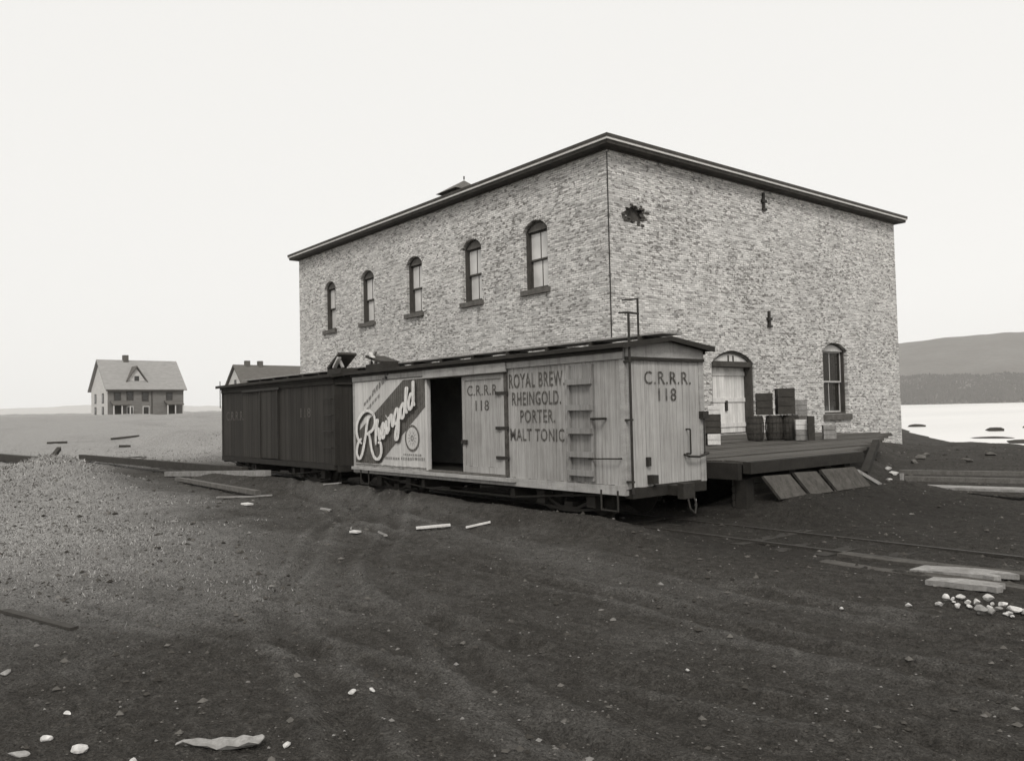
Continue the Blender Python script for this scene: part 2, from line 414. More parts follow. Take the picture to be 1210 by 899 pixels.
def hill_elev(deg):                  # apparent rise of the skyline over the horizon, in radians, by bearing
    d = np.asarray(deg, float)
    e = 3.9 - .01 * (d - 110) + .10 * np.sin(d / 5.0) + .05 * np.sin(d / 1.9)
    e = e * (1 - smooth(119, 150, d)) + (1.05 + .25 * np.sin(d / 3.3) - .45 * smooth(164, 172, d)) * smooth(119, 150, d)
    e = np.where(d > 200, 1.1 + .3 * np.sin(d / 7), e)
    return np.radians(e)
def hill_r0(deg):
    d = np.asarray(deg, float); return 1500 + 25 * np.sin(d / 2.3) + 14 * np.sin(d * 1.7)
hd = np.concatenate([np.arange(60, 190, .25), np.arange(190, 420, 2.0)])
hs = np.linspace(0, 1, 26)
HD, HS = np.meshgrid(hd, hs)
E_ = hill_elev(HD); r0 = hill_r0(HD); r1 = 2250.
Rr = r0 + (r1 - r0) * HS
top = np.tan(E_) * r1
prof = np.where(HS < .9, (HS / .9) ** .72, 1 - .6 * (HS - .9) / .1)
HX = Rr * np.cos(np.radians(HD)); HY = Rr * np.sin(np.radians(HD))
HZ = -2.5 + (top + 4) * prof * (1 + .10 * fbm(HX / 160, HY / 160, 4) * (1 - HS ** 3)) + 2.2 * fbm(HX / 28, HY / 28, 3)
V = np.stack([HX.ravel(), HY.ravel(), HZ.ravel()], 1); nh = len(hd)
i, j = np.meshgrid(np.arange(len(hs) - 1), np.arange(nh), indexing='ij'); j2 = (j + 1) % nh
F = np.stack([(i * nh + j).ravel(), (i * nh + j2).ravel(), ((i + 1) * nh + j2).ravel(), ((i + 1) * nh + j).ravel()], 1)
t = NT('hillside', 1, .05)
n1 = t.noise(t.pos((1, 1, 1)), .012, 6, .65); n2 = t.noise(t.pos((1, 1, 1)), .09, 4, .7)
c = t.ramp(n1, [(.3, g(.125)), (.7, g(.165))]); c = t.mix(t.math('MULTIPLY', t.ramp(n2, [(.45, g(0, 0)), (.65, g(1, 0))]), .35), c, g(.09))
sx = t.n('ShaderNodeSeparateXYZ'); t.l(t.pos(), sx.inputs[0])                     # inland hills whitened to stand in for haze, heath and wood across the bay
c = t.mix(t.ramp(t.math('MULTIPLY', sx.outputs[0], -.0005), [(.5, g(0, 0)), (.62, g(1, 0))]), c, g(.46))
t.base(c); M['hill'] = t.m
structure(np_mesh('hills', V, F, M['hill'], True))
M['forest'] = worn('far_conifers', .06, .085, .05, fine=.5)
# dark belt of wood along the far shore
nt_ = 16000
bd = RNG.uniform(96, 124, nt_); q = RNG.random(nt_) ** .8
lim = .19 + .02 * np.sin(bd * .5) + .008 * np.sin(bd * 3.1)
hsq = .004 + q * lim
rt = hill_r0(bd) + (r1 - hill_r0(bd)) * hsq
tx = rt * np.cos(np.radians(bd)); ty = rt * np.sin(np.radians(bd))
tz = -2.5 + (np.tan(hill_elev(bd)) * r1 + 4) * (hsq / .9) ** .72 - 2
hh = RNG.uniform(4, 7, nt_); rw = hh * RNG.uniform(.45, .7, nt_)
ang = np.arange(6) * math.pi / 3
ring = np.stack([np.cos(ang), np.sin(ang)], 1)
Vt = np.zeros((nt_, 7, 3)); Vt[:, :6, 0] = tx[:, None] + ring[None, :, 0] * rw[:, None]; Vt[:, :6, 1] = ty[:, None] + ring[None, :, 1] * rw[:, None]
Vt[:, :6, 2] = tz[:, None]; Vt[:, 6] = np.stack([tx, ty, tz + hh], 1)
Ft = np.concatenate([np.stack([np.arange(nt_) * 7 + k, np.arange(nt_) * 7 + (k + 1) % 6, np.arange(nt_) * 7 + 6], 1) for k in range(6)])
fo = np_mesh('far_wood', Vt.reshape(-1, 3), Ft, M['forest']); stuff(fo); tag(fo, 'dark belt of conifer wood along the far shore of the bay', 'wood')

# ------------------------------------------------------------------ warehouse
WX0, WX1, WY0, WY1, WZ0, WZ1 = -38.05, -16.82, 17.5, 35.1, -.4, 9.61
bld = thing('brick_warehouse', 'large two storey pale brick warehouse with dark eaves behind the railway cars', 'warehouse', (WX1, WY0, 0))

def arch_loop(c, wd, z0, zs, rise, n=10):
    """window/door outline in (u,z), counter-clockwise from lower left"""
    h = wd / 2; r = (h * h + rise * rise) / (2 * rise); a0 = math.asin(min(1, h / r))
    pts = [(c - h, z0), (c + h, z0)]
    for k in range(n + 1):
        a = a0 - 2 * a0 * k / n; pts.append((c + r * math.sin(a), zs + rise - r + r * math.cos(a)))
    return pts
def wall(name, axis, const, u0, u1, holes, depth, parent):
    """brick wall in the plane axis=const with real openings and reveals going inwards by depth"""
    P = (lambda u, z, d=0: (u, const + d, z)) if axis == 'y' else (lambda u, z, d=0: (const - d, u, z))
    bm = bmesh.new(); edges = []
    for lp in [[(u0, WZ0), (u1, WZ0), (u1, WZ1), (u0, WZ1)]] + [h for h, _ in holes]:
        vs = [bm.verts.new(P(*p)) for p in lp]
        edges += [bm.edges.new((vs[k], vs[(k + 1) % len(vs)])) for k in range(len(vs))]
    bmesh.ops.triangle_fill(bm, use_beauty=True, edges=edges)
    for h, dp in holes:
        a = [bm.verts.new(P(*p)) for p in h]; b = [bm.verts.new(P(*p, dp)) for p in h]
        for k in range(len(h)): bm.faces.new((a[k], a[(k + 1) % len(h)], b[(k + 1) % len(h)], b[k]))
    off = wloc(parent)
    for v in bm.verts: v.co -= off
    me = bpy.data.meshes.new(name); bm.to_mesh(me); bm.free(); me.materials.append(M['brick'])
    o = bpy.data.objects.new(name, me); COL.objects.link(o); o.parent = parent; return o

def frame_poly(outer, inner, P, d0, d1, mb):
    """ring between two loops of equal length, from depth d0 (front) to d1"""
    n = len(outer); vs = []
    for lp, d in ((outer, d0), (inner, d0), (outer, d1), (inner, d1)): vs += [P(u, z, d) for u, z in lp]
    fs = []
    for k in range(n):
        q = (k + 1) % n
        fs += [(k, q, n + q, n + k), (n + k, n + q, 3 * n + q, 3 * n + k), (2 * n + k, 2 * n + q, q, k)]
    mb.add(vs, fs)
def ubox(P, mb, u0, u1, z0, z1, d0, d1):
    vs = [P(u, z, d) for d in (d0, d1) for (u, z) in ((u0, z0), (u1, z0), (u1, z1), (u0, z1))]
    mb.add(vs, [(0, 1, 2, 3), (7, 6, 5, 4), (0, 4, 5, 1), (1, 5, 6, 2), (2, 6, 7, 3), (3, 7, 4, 0)])
def window(axis, const, c, wd, z0, zs, rise, sash, pane, parent, sill_h=.17, casing='trim_dark'):
    P = (lambda u, z, d=0: (u, const + d, z)) if axis == 'y' else (lambda u, z, d=0: (const - d, u, z))
    h = wd / 2; t_ = .07
    mb = MB()
    outer = arch_loop(c, wd - .006, z0 + .003, zs, rise - .003); inner = arch_loop(c, wd - 2 * t_, z0 + t_, zs, rise - t_)
    frame_poly(outer, inner, P, .13, .36, mb)
    win = mb.build('window', casing, parent)
    # head panel in the arch
    hp = MB(); lp = [p for p in arch_loop(c, wd - 2 * t_ - .01, zs - .02, zs, rise - t_ - .005)]
    hp.prism([P(u, z, .15) for u, z in lp], Vector(P(0, 0, .05)) - Vector(P(0, 0, 0)))
    hp.build('head_panel', 'sash_light' if sash == 'sash_light' else 'wood_mid', win)
    a, b = c - h + t_, c + h - t_; za, zb = z0 + t_, zs - .02; zm = (za + zb) / 2
    s = .055
    for (q0, q1, d) in ((zm - .02, zb, .24), (za, zm + .02, .30)):
        m2 = MB()
        ubox(P, m2, a + .003, a + s, q0, q1, d, d + .045); ubox(P, m2, b - s, b - .003, q0, q1, d, d + .045)
        ubox(P, m2, a + s, b - s, q0, q0 + s, d + .002, d + .043); ubox(P, m2, a + s, b - s, q1 - s, q1, d + .002, d + .043)
        ubox(P, m2, c - .016, c + .016, q0 + s, q1 - s, d + .008, d + .038)
        m2.build('sash', sash, win)
        for (e0, e1) in ((a + s, c - .016), (c + .016, b - s)):
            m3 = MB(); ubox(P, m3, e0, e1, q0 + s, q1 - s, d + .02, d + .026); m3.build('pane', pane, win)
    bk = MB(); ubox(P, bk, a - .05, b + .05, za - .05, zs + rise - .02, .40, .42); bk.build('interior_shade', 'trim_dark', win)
    sl = MB(); ubox(P, sl, c - h - .10, c + h + .10, z0 - sill_h, z0 - .004, -.10, .13); sl.build('sill', 'stone_sill', win)
    # rowlock arch of bricks over the opening
    rb = h; r = (h * h + rise * rise) / (2 * rise); a0 = math.asin(min(1, h / r)); nb = max(9, int(2 * a0 * r / .1))
    for k in range(nb):
        t0 = a0 - 2 * a0 * (k + .06) / nb; t1 = a0 - 2 * a0 * (k + .94) / nb; pts = []
        r2 = r + .21
        for (rad, tt) in ((r + .006, t0), (r2, t0), (r2, t1), (r + .006, t1)):
            pts.append(P(c + rad * math.sin(tt), zs + rise - r + rad * math.cos(tt), -.012))
        bb = MB().prism(pts, Vector(P(0, 0, .05)) - Vector(P(0, 0, 0))).build('brick', 'brick', win)
    return win

LW = [(-20.15, 1.2), (-23.65, 1.15), (-27.5, 1.15), (-31.25, 1.15), (-34.75, 1.1)]
wall('wall', 'y', WY0, WX0, WX1, [(arch_loop(c, wd, 5.86, 7.82, .30), .45) for c, wd in LW], .45, bld)
for c, wd in LW: window('y', WY0, c, wd, 5.86, 7.82, .30, 'sash_dark', 'pane_sky', bld)
rough_hole = []
for k in range(18):
    a = 2 * math.pi * k / 18; r_ = 1 + random.uniform(-.3, .3)
    rough_hole.append((18.62 + .52 * r_ * math.cos(a), 7.80 + .27 * r_ * math.sin(a)))
DOOR_C, DOOR_W, DOOR_Z = 23.35, 2.36, .98
RW_H = [(arch_loop(29.9, 1.78, 1.52, 3.98, .30), .45), (arch_loop(DOOR_C, DOOR_W, DOOR_Z, 3.36, .42), .6), (rough_hole, .16)]
wall('wall', 'x', WX1, WY0, WY1, RW_H, .45, bld)
window('x', WX1, 29.9, 1.78, 1.52, 3.98, .30, 'sash_light', 'pane_dark', bld, .22)
MB().box(WX0 + .003, WX1 - .5, WY1 - .3, WY1, WZ0, WZ1).build('wall', 'brick', bld)
MB().box(WX0, WX0 + .3, WY0 + .5, WY1 - .31, WZ0, WZ1).build('wall', 'brick', bld)
# ragged hole with broken bricks
hb = MB(); hb.box(WX1 - .2, WX1 - .155, 17.8, 19.5, 7.3, 8.3)
hole = hb.build('hole_backing', 'brick_dark', bld)
for k in range(22):
    a = random.uniform(0, 6.28); r_ = random.uniform(.75, 1.25); y = 18.62 + .56 * r_ * math.cos(a); z = 7.8 + .29 * r_ * math.sin(a)
    z = round(z / .082) * .082
    MB().box(WX1 - .12, WX1 + random.uniform(.006, .05), y - .06, y + .05, z, z + .06).build('brick', 'brick_dark', bld)
# iron wall anchors
for (y, z, s) in ((25.4, 9.2, 1), (25.5, 5.0, .9)):
    an = MB(); an.box(WX1 + .004, WX1 + .07, y - .05, y + .05, z - .32 * s, z + .28 * s)
    an.box(WX1 + .004, WX1 + .10, y - .13, y + .12, z - .08, z + .02); an.box(WX1 + .01, WX1 + .09, y - .09, y + .14, z - .36 * s, z - .28 * s)
    an.build('wall_anchor', 'iron', bld)
MB().path([(WX1 + .03, WY0 - .03, WZ0), (WX1 + .03, WY0 - .03, 9.5)], .018).build('corner_rod', 'iron', bld)

# loading door
P = lambda u, z, d=0: (WX1 - d, u, z)
mb = MB(); frame_poly(arch_loop(DOOR_C, DOOR_W - .006, DOOR_Z + .003, 3.36, .417), arch_loop(DOOR_C, DOOR_W - .2, DOOR_Z + .02, 3.36, .33), P, .06, .5, mb)
dr = mb.build('door', 'trim_dark', bld)
m2 = MB(); ubox(P, m2, DOOR_C - DOOR_W / 2 + .1, DOOR_C + DOOR_W / 2 - .1, 3.24, 3.42, .04, .3); m2.build('lintel', 'trim_dark', dr)
m2 = MB(); lp = arch_loop(DOOR_C, DOOR_W - .22, 3.42, 3.42, .26); m2.prism([P(u, z, .12) for u, z in lp], (-.04, 0, 0)); m2.build('fan_panel', 'crate_white', dr)
for k in (-.12, .15):
    m2 = MB(); ubox(P, m2, DOOR_C + k - .025, DOOR_C + k + .025, 3.425, 3.62, .09, .118); m2.build('fan_bar', 'trim_dark', dr)
x0, x1 = DOOR_C - DOOR_W / 2 + .105, DOOR_C + DOOR_W / 2 - .105; mid = DOOR_C - .12
for (a, b, dd) in ((x0, mid - .03, .28), (mid + .03, x1, .34)):
    lf = MB(); nb = int((b - a) / .13)
    for k in range(nb):
        q0 = a + (b - a) * k / nb; q1 = a + (b - a) * (k + 1) / nb - .008
        ubox(P, lf, q0, q1, DOOR_Z + .03, 3.23, dd + random.uniform(0, .006), dd + .05)
    leaf = lf.build('door_leaf', 'door_paint', dr)
    for zz in (1.2, 2.05, 2.95):
        m3 = MB(); ubox(P, m3, a + .01, b - .01, zz, zz + .14, dd - .03, dd - .001); m3.build('ledge', 'door_paint', dr)
m3 = MB(); ubox(P, m3, mid + .04, mid + .16, 1.75, 2.1, .29, .338); m3.build('latch', 'iron', dr)
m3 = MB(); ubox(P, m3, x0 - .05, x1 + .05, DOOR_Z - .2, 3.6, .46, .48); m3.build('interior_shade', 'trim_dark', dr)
m3 = MB(); ubox(P, m3, x0 - .25, x1 + .25, DOOR_Z - .14, DOOR_Z - .004, -.12, .5); m3.build('threshold', 'wood_pale', dr)

# eaves: crown, pale fillet, bed mould, soffit, low hipped roof
def ring_band(o_out, o_in, z0, z1, mat, name):
    m = MB()
    m.box(WX0 - o_out, WX1 + o_out, WY0 - o_out, WY0 - o_in, z0, z1); m.box(WX0 - o_out, WX1 + o_out, WY1 + o_in, WY1 + o_out, z0, z1)
    m.box(WX0 - o_out, WX0 - o_in, WY0 - o_in, WY1 + o_in, z0, z1); m.box(WX1 + o_in, WX1 + o_out, WY0 - o_in, WY1 + o_in, z0, z1)
    return m.build(name, mat, bld)
ring_band(.42, .29, 9.80, 9.90, 'trim_dark', 'eave_crown')
ring_band(.405, .26, 9.735, 9.798, 'trim_light', 'eave_fillet')
ring_band(.36, .22, 9.66, 9.733, 'trim_dark', 'eave_board')
ring_band(.355, -.2, 9.635, 9.657, 'trim_dark', 'soffit')
ring_band(.05, .002, 9.585, 9.633, 'trim_dark', 'bed_mould')
rz0, rz1 = 9.885, 10.7; e = .415
a = [(WX0 - e, WY0 - e, rz0), (WX1 + e, WY0 - e, rz0), (WX1 + e, WY1 + e, rz0), (WX0 - e, WY1 + e, rz0), (WX0 + 9.2, 26.3, rz1), (WX1 - 9.2, 26.3, rz1)]
MB().add(a, [(0, 1, 5, 4), (1, 2, 5), (2, 3, 4, 5), (3, 0, 4), (0, 3, 2, 1)]).build('roof', 'roof_felt', bld)
# ridge ventilator
VX, VY = -30.0, 24.0
vent = thing('roof_ventilator', 'small pointed ventilator peeping over the long eave of the warehouse roof', 'ventilator', (-27.7, 20.0, 10.1))
MB().box(-28.2, -27.1, 19.4, 20.6, 9.95, 11.05).build('louvre_box', 'trim_dark', vent)
MB().add([(-28.4, 19.2, 11.04), (-26.95, 19.2, 11.04), (-26.95, 20.8, 11.04), (-28.4, 20.8, 11.04), (-27.45, 20, 11.55)],
         [(0, 1, 4), (1, 2, 4), (2, 3, 4), (3, 0, 4), (0, 3, 2, 1)]).build('cap', 'wood_mid', vent)
MB().tube((-27.45, 20, 11.58), (-27.45, 20, 11.72), .03).build('finial', 'iron', vent)

# ------------------------------------------------------------------ lettering tools
def fit_text(body, name, mat, parent, P, u0, u1, z0, z1, d=-.004, bold=.0, slant=0):
    cu = bpy.data.curves.new(name, 'FONT'); cu.body = body; cu.size = 1; cu.offset = bold; cu.resolution_u = 3; cu.space_character = 1.12
    tmp = bpy.data.objects.new(name, cu); COL.objects.link(tmp)
    dg = bpy.context.evaluated_depsgraph_get(); me = bpy.data.meshes.new_from_object(tmp.evaluated_get(dg))
    bpy.data.objects.remove(tmp); bpy.data.curves.remove(cu)
    co = np.array([v.co[:2] for v in me.vertices]); fs = [tuple(p.vertices) for p in me.polygons]; bpy.data.meshes.remove(me)
    lo = co.min(0); hi = co.max(0); co = (co - lo) / (hi - lo)
    mb = MB(); n = len(co)
    fr = [P(u0 + (u1 - u0) * a, z0 + (z1 - z0) * b + slant * a, d) for a, b in co]; bk = [P(u0 + (u1 - u0) * a, z0 + (z1 - z0) * b + slant * a, .0) for a, b in co]
    mb.add(fr, fs)
    return mb.build(name, mat, parent)
def catmull(pts, k=7):
    p = [np.array(q, float) for q in pts]; p = [2 * p[0] - p[1]] + p + [2 * p[-1] - p[-2]]; o = []
    for i in range(1, len(p) - 2):
        for t in np.linspace(0, 1, k, endpoint=False):
            a, b, c, d = p[i - 1], p[i], p[i + 1], p[i + 2]
            o.append(.5 * (2 * b + (c - a) * t + (2 * a - 5 * b + 4 * c - d) * t * t + (3 * b - a - 3 * c + d) * t ** 3))
    o.append(p[-2]); return np.array(o)
def brush(mb, P, pts, wd, d0):
    """flat brush stroke; every point a little prouder than the one before so crossings do not share a plane"""
    c = catmull(pts); tg = np.gradient(c, axis=0); ln = np.hypot(tg[:, 0], tg[:, 1]); nrm = np.stack([-tg[:, 1], tg[:, 0]], 1) / ln[:, None]
    n = len(c); s = np.linspace(0, 1, n)
    ww = wd * (.62 + .38 * np.abs(tg[:, 1]) / ln) * np.clip(np.minimum(s, 1 - s) * 12 + .45, 0, 1)
    vs = []
    for k in range(n):
        for sg in (-1, 1): q = c[k] + nrm[k] * ww[k] / 2 * sg; vs.append(P(q[0], q[1], d0 - .006 * s[k]))
    mb.add(vs, [(2 * k, 2 * k + 1, 2 * k + 3, 2 * k + 2) for k in range(n - 1)])

# ------------------------------------------------------------------ railway cars
YN, YF = 9.36, 11.28
def siding(mb, axis, const, sgn, u0, u1, z0, z1, bw=.085, th_=.028):
    """upright tongued boards with open joints on one face; sgn = outward direction"""
    n = max(1, round((u1 - u0) / bw)); w_ = (u1 - u0) / n
    for k in range(n):
        a = u0 + w_ * k + .0025; b = u0 + w_ * (k + 1) - .0025; o_ = const + sgn * random.uniform(-.003, .003); i_ = const - sgn * th_
        lo, hi = min(o_, i_), max(o_, i_); dz = random.uniform(-.006, .006)
        if axis == 'y': mb.box(a, b, lo, hi, z0 + dz, z1)
        else: mb.box(lo, hi, a, b, z0 + dz, z1)
def box_car(name, label, X0, X1, pale, door, doorz=2.60):
    T = thing(name, label, 'railway car', ((X0 + X1) / 2, (YN + YF) / 2, .1), 'railway cars in the siding')
    side, end = ('car_pale', 'car_end') if pale else ('car_dark', 'car_dark')
    fas = 'car_fascia' if pale else 'car_dark_trim'; trim = 'car_dark_trim'
    zb, zt = .70, 2.66
    sp = [(X0 + .10, door[0]), (door[1], X1 - .10)]
    for (a, b) in sp:
        m = MB(); siding(m, 'y', YN, -1, a, b, zb, zt); stuff(m.build('siding', side, T))
    m = MB(); siding(m, 'y', YF, 1, X0 + .1, X1 - .1, zb, zt, .12); stuff(m.build('siding', side, T))
    for X, s in ((X0, -1), (X1, 1)):
        m = MB(); siding(m, 'x', X, s, YN + .12, YF - .12, zb - .04, zt); stuff(m.build('end_siding', end, T))
    for X, s in ((X0, 1), (X1, -1)):
        for Y, r in ((YN, 1), (YF, -1)):
            xs = sorted((X - s * .012, X + s * .10)); ys = sorted((Y - r * .012, Y + r * .12))
            MB().box(xs[0], xs[1], ys[0], ys[1], zb - .05, zt).build('corner_post', fas, T)
    MB().box(X0 + .03, X1 - .03, YN + .035, YF - .035, zb - .06, zb).build('floor', 'under', T)
    m = MB()                                                     # inner lining so that the open doorway shows a dark hold
    for (a, b) in sp: m.box(a if a > X0 + .2 else a, b, YN + .031, YN + .05, zb + .003, zt)
    m.box(X0 + .04, X1 - .04, YF - .06, YF - .035, zb + .003, zt); m.box(X0 + .04, X0 + .06, YN + .06, YF - .07, zb + .003, zt); m.box(X1 - .06, X1 - .04, YN + .06, YF - .07, zb + .003, zt)
    m.build('lining', 'black_in', T)
    # fascia, eave, roof
    for ys in ((YN - .035, YN + .02), (YF - .02, YF + .035)): MB().box(X0 + .002, X1 - .002, ys[0], ys[1], zt + .004, 2.83).build('letter_board', fas, T)
    for ys in ((YN - .07, YN - .037), (YF + .037, YF + .07)): MB().box(X0 - .02, X1 + .02, ys[0], ys[1], 2.775, 2.84).build('eave_strip', trim, T)
    ym = (YN + YF) / 2
    for X, s in ((X0, -1), (X1, 1)):
        xs = sorted((X + s * .015, X - s * .03))
        MB().prism([(xs[0], YN + .022, zt + .004), (xs[0], YF - .022, zt + .004), (xs[0], YF - .022, 2.84), (xs[0], ym, 2.985), (xs[0], YN + .022, 2.84)], (xs[1] - xs[0], 0, 0)).build('end_board', fas, T)
        xs = sorted((X + s * .016, X + s * .05)); MB().box(xs[0], xs[1], YN + .0, YF - .0, zt - .015, zt + .035).build('end_moulding', trim, T)
    m = MB(); e0, e1 = X0 - .13, X1 + .13                         # roof: two slopes of crosswise boards
    nb = int((e1 - e0) / .16)
    for k in range(nb):
        a = e0 + (e1 - e0) * k / nb + .004; b = e0 + (e1 - e0) * (k + 1) / nb - .004; j_ = random.uniform(-.004, .004)
        for (ya, za, yb, zb_) in ((YN - .13, 2.845, ym, 2.99), (YF + .13, 2.845, ym, 2.99)):
            m.prism([(a, ya, za + j_), (b, ya, za + j_), (b, yb, zb_ + j_), (a, yb, zb_ + j_)], (0, 0, .035))
    stuff(m.build('roof_boards', 'car_roof', T))
    MB().box(e0, e1, YN - .16, YN - .133, 2.83, 2.895).build('roof_edge', trim, T)
    MB().box(e0, e1, YF + .133, YF + .16, 2.83, 2.895).build('roof_edge', trim, T)
    for X in (e0 - .025, e1 + .001):
        MB().prism([(X, YN - .16, 2.815), (X, ym, 2.965), (X, YF + .16, 2.815), (X, YF + .16, 2.9), (X, ym, 3.04), (X, YN - .16, 2.9)], (.024, 0, 0)).build('barge_board', trim, T)
    for k in range(3):
        y = ym - .24 + .17 * k; MB().box(e0 - .05, e1 + .05, y, y + .15, 3.07, 3.10).build('running_board', 'run_board', T)
    m = MB()
    for k in range(8): x = X0 + .3 + (X1 - X0 - .6) * k / 7; m.box(x - .03, x + .03, ym - .25, ym + .28, 2.99, 3.068)
    m.build('saddle', trim, T); stuff(bpy.data.objects[[o_.name for o_ in T.children if o_.name.startswith('saddle')][-1]])
    # underframe
    for Y in (YN - .03, YF - .05): MB().box(X0 + .01, X1 - .01, Y, Y + .08, .55, .695 if pale else .69).build('side_sill', 'car_fascia' if (pale and Y < 10) else 'under', T)
    for X, s in ((X0, -1), (X1, 1)):
        xs = sorted((X + s * .06, X - s * .1)); MB().box(xs[0], xs[1], YN + .06, YF - .06, .50, .655).build('end_sill', 'under', T)
    for y in (9.7, 10.1, 10.5, 10.9): MB().box(X0 + .11, X1 - .11, y - .05, y + .05, .50, .635).build('centre_sill', 'under', T)
    L = X1 - X0
    for y in (9.45, 9.95, 10.65, 11.15):
        MB().path([(X0 + .15, y, .56), (X0 + L * .33, y, .34), (X0 + L * .67, y, .34), (X1 - .15, y, .56)], .018).build('truss_rod', 'iron', T)
    for x in (X0 + L * .33, X0 + L * .67): MB().box(x - .06, x + .06, YN + .05, YF - .05, .34, .50).build('needle_beam', 'under', T)
    wheel0 = None
    for cx_ in (X0 + 1.55, X1 - 1.55):
        tm = MB()
        tm.box(cx_ - .14, cx_ + .14, 9.55, 11.05, .42, .56)
        tm.box(cx_ - .10, cx_ + .10, 9.56, 11.04, .22, .34)
        trk = tm.build('truck_bolster', 'under', T)
        for y in (9.58, 11.02):
            fr = MB()
            fr.path([(cx_ - .85, y, .52), (cx_ - .2, y, .56), (cx_ + .2, y, .56), (cx_ + .85, y, .52)], .035, 4)
            fr.path([(cx_ - .85, y, .50), (cx_ - .2, y, .24), (cx_ + .2, y, .24), (cx_ + .85, y, .50)], .035, 4)
            fr.path([(cx_ - .85, y, .28), (cx_ - .2, y, .20), (cx_ + .2, y, .20), (cx_ + .85, y, .28)], .03, 4)
            for dx in (-.62, .62): fr.box(cx_ + dx - .10, cx_ + dx + .10, y - .10, y + .08, .29, .50)
            fr.build('side_frame', 'under', trk)
        for dx in (-.62, .62):
            MB().tube((cx_ + dx, 9.5, .40), (cx_ + dx, 11.1, .40), .05).build('axle', 'iron', trk)
            for y, s in ((9.72, 1), (10.84, -1)):
                MB().lathe((cx_ + dx, y, .40), (0, s, 0), [(0, .10), (.0, .25), (.03, .27), (.09, .275), (.1, .31), (.125, .31), (.125, .1)], 24).build('wheel', 'iron', trk)
    # couplers
    for X, s in ((X0, -1), (X1, 1)):
        m = MB(); xs = sorted((X + s * .062, X + s * .30)); m.box(xs[0], xs[1], ym - .09, ym + .09, .50, .66)
        xs = sorted((X + s * .30, X + s * .42)); m.box(xs[0], xs[1], ym - .14, ym + .14, .46, .70)
        m.build('coupler', 'iron', T)
    return T
PN = lambda u, z, d=0: (u, YN - .005 + d, z)         # near side of the cars, d < 0 stands proud

# dark car
dcar = box_car('railway_box_car', 'dark brown box car at the far end of the siding', -26.15, -18.42, False, (-22.95, -21.72))
dm = MB(); siding(dm, 'y', YN - .035, -1, -22.98, -21.70, .72, 2.63, .10); stuff(dm.build('door', 'car_dark', dcar))
for x in (-22.97, -21.75): MB().box(x - .03, x + .03, YN - .062, YN - .039, .72, 2.63).build('door_stile', 'car_dark_trim', dcar)
MB().box(-24.3, -21.6, YN - .075, YN - .038, 2.635, 2.70).build('door_track', 'iron', dcar)
fit_text('C.R.R.R.', 'lettering', 'letter_faint', dcar, PN, -25.75, -24.3, 1.80, 2.08, -.006, .01)
fit_text('118', 'lettering', 'letter_faint', dcar, PN, -20.35, -19.75, 1.85, 2.1, -.006, .01)
for z in (1.1, 1.5, 1.9, 2.3): MB().path([(-18.95, YN - .01, z), (-18.95, YN - .07, z), (-18.5, YN - .07, z), (-18.5, YN - .01, z)], .011).build('grab_iron', 'iron', dcar)
st = MB().path([(-26.11, 9.28, 2.2), (-26.11, 9.28, 3.05)], .014); st.build('brake_staff', 'iron', dcar)

# pale car
D0, D1, D2 = -14.24, -13.02, -11.70
pcar = box_car('refrigerator_car', 'pale boarded railway car with painted sign and open doorway nearest the camera', -17.45, -8.75, True, (D0, D2))
dl = MB(); siding(dl, 'y', YN - .012, -1, D1 + .09, D2 - .09, .86, 2.50, .095)
door = dl.build('door', 'car_pale', pcar)
for (a, b, c_, d_) in ((D1, D1 + .088, .74, 2.60), (D2 - .088, D2, .74, 2.60), (D1 + .089, D2 - .089, .74, .858), (D1 + .089, D2 - .089, 2.502, 2.60)):
    MB().box(a, b, YN - .03, YN + .03, c_, d_).build('door_rail', 'car_pale', door)
for z in (1.02, 1.56, 2.2):
    MB().box(D2 - .26, D2 + .12, YN - .047, YN - .031, z, z + .055).build('hinge_strap', 'iron', door)
MB().box(D1 - .02, D1 + .16, YN - .06, YN - .031, 1.28, 1.36).build('latch', 'iron', door)
MB().box(D2 + .005, D2 + .075, YN - .045, YN + .03, .72, 2.62).build('door_post', 'letter', pcar)
MB().box(D0 - .07, D0 - .002, YN - .04, YN + .03, .72, 2.60).build('door_post', 'poster', pcar)
MB().box(D0 - .1, D2 + .09, YN - .075, YN - .037, 2.61, 2.772).build('door_header', 'car_fascia', pcar)
MB().box(D0 - .1, D2 + .09, YN - .085, YN - .032, 2.585, 2.607).build('door_track', 'car_dark_trim', pcar)
MB().box(-17.40, D2 + .3, YN - .11, YN - .031, .625, .69).build('door_sill', 'car_fascia', pcar)
MB().box(D0, D2, YN - .03, YN + .06, .66, .735).build('threshold', 'wood_mid', pcar)
fit_text('C.R.R.R.', 'lettering', 'letter_door', door, PN, -12.86, -11.86, 2.20, 2.40, -.013, .012)
fit_text('118', 'lettering', 'letter_door', door, PN, -12.60, -12.18, 1.91, 2.11, -.013, .012)
for body, u0, u1, z0, z1 in (('ROYAL BREW.', -11.58, -10.10, 2.30, 2.56), ('RHEINGOLD.', -11.50, -10.20, 1.99, 2.23), ('PORTER.', -11.28, -10.36, 1.68, 1.91), ('MALT TONIC', -11.57, -10.14, 1.36, 1.58)):
    fit_text(body, 'lettering', 'letter_side', pcar, PN, u0, u1, z0, z1, -.005, .014)
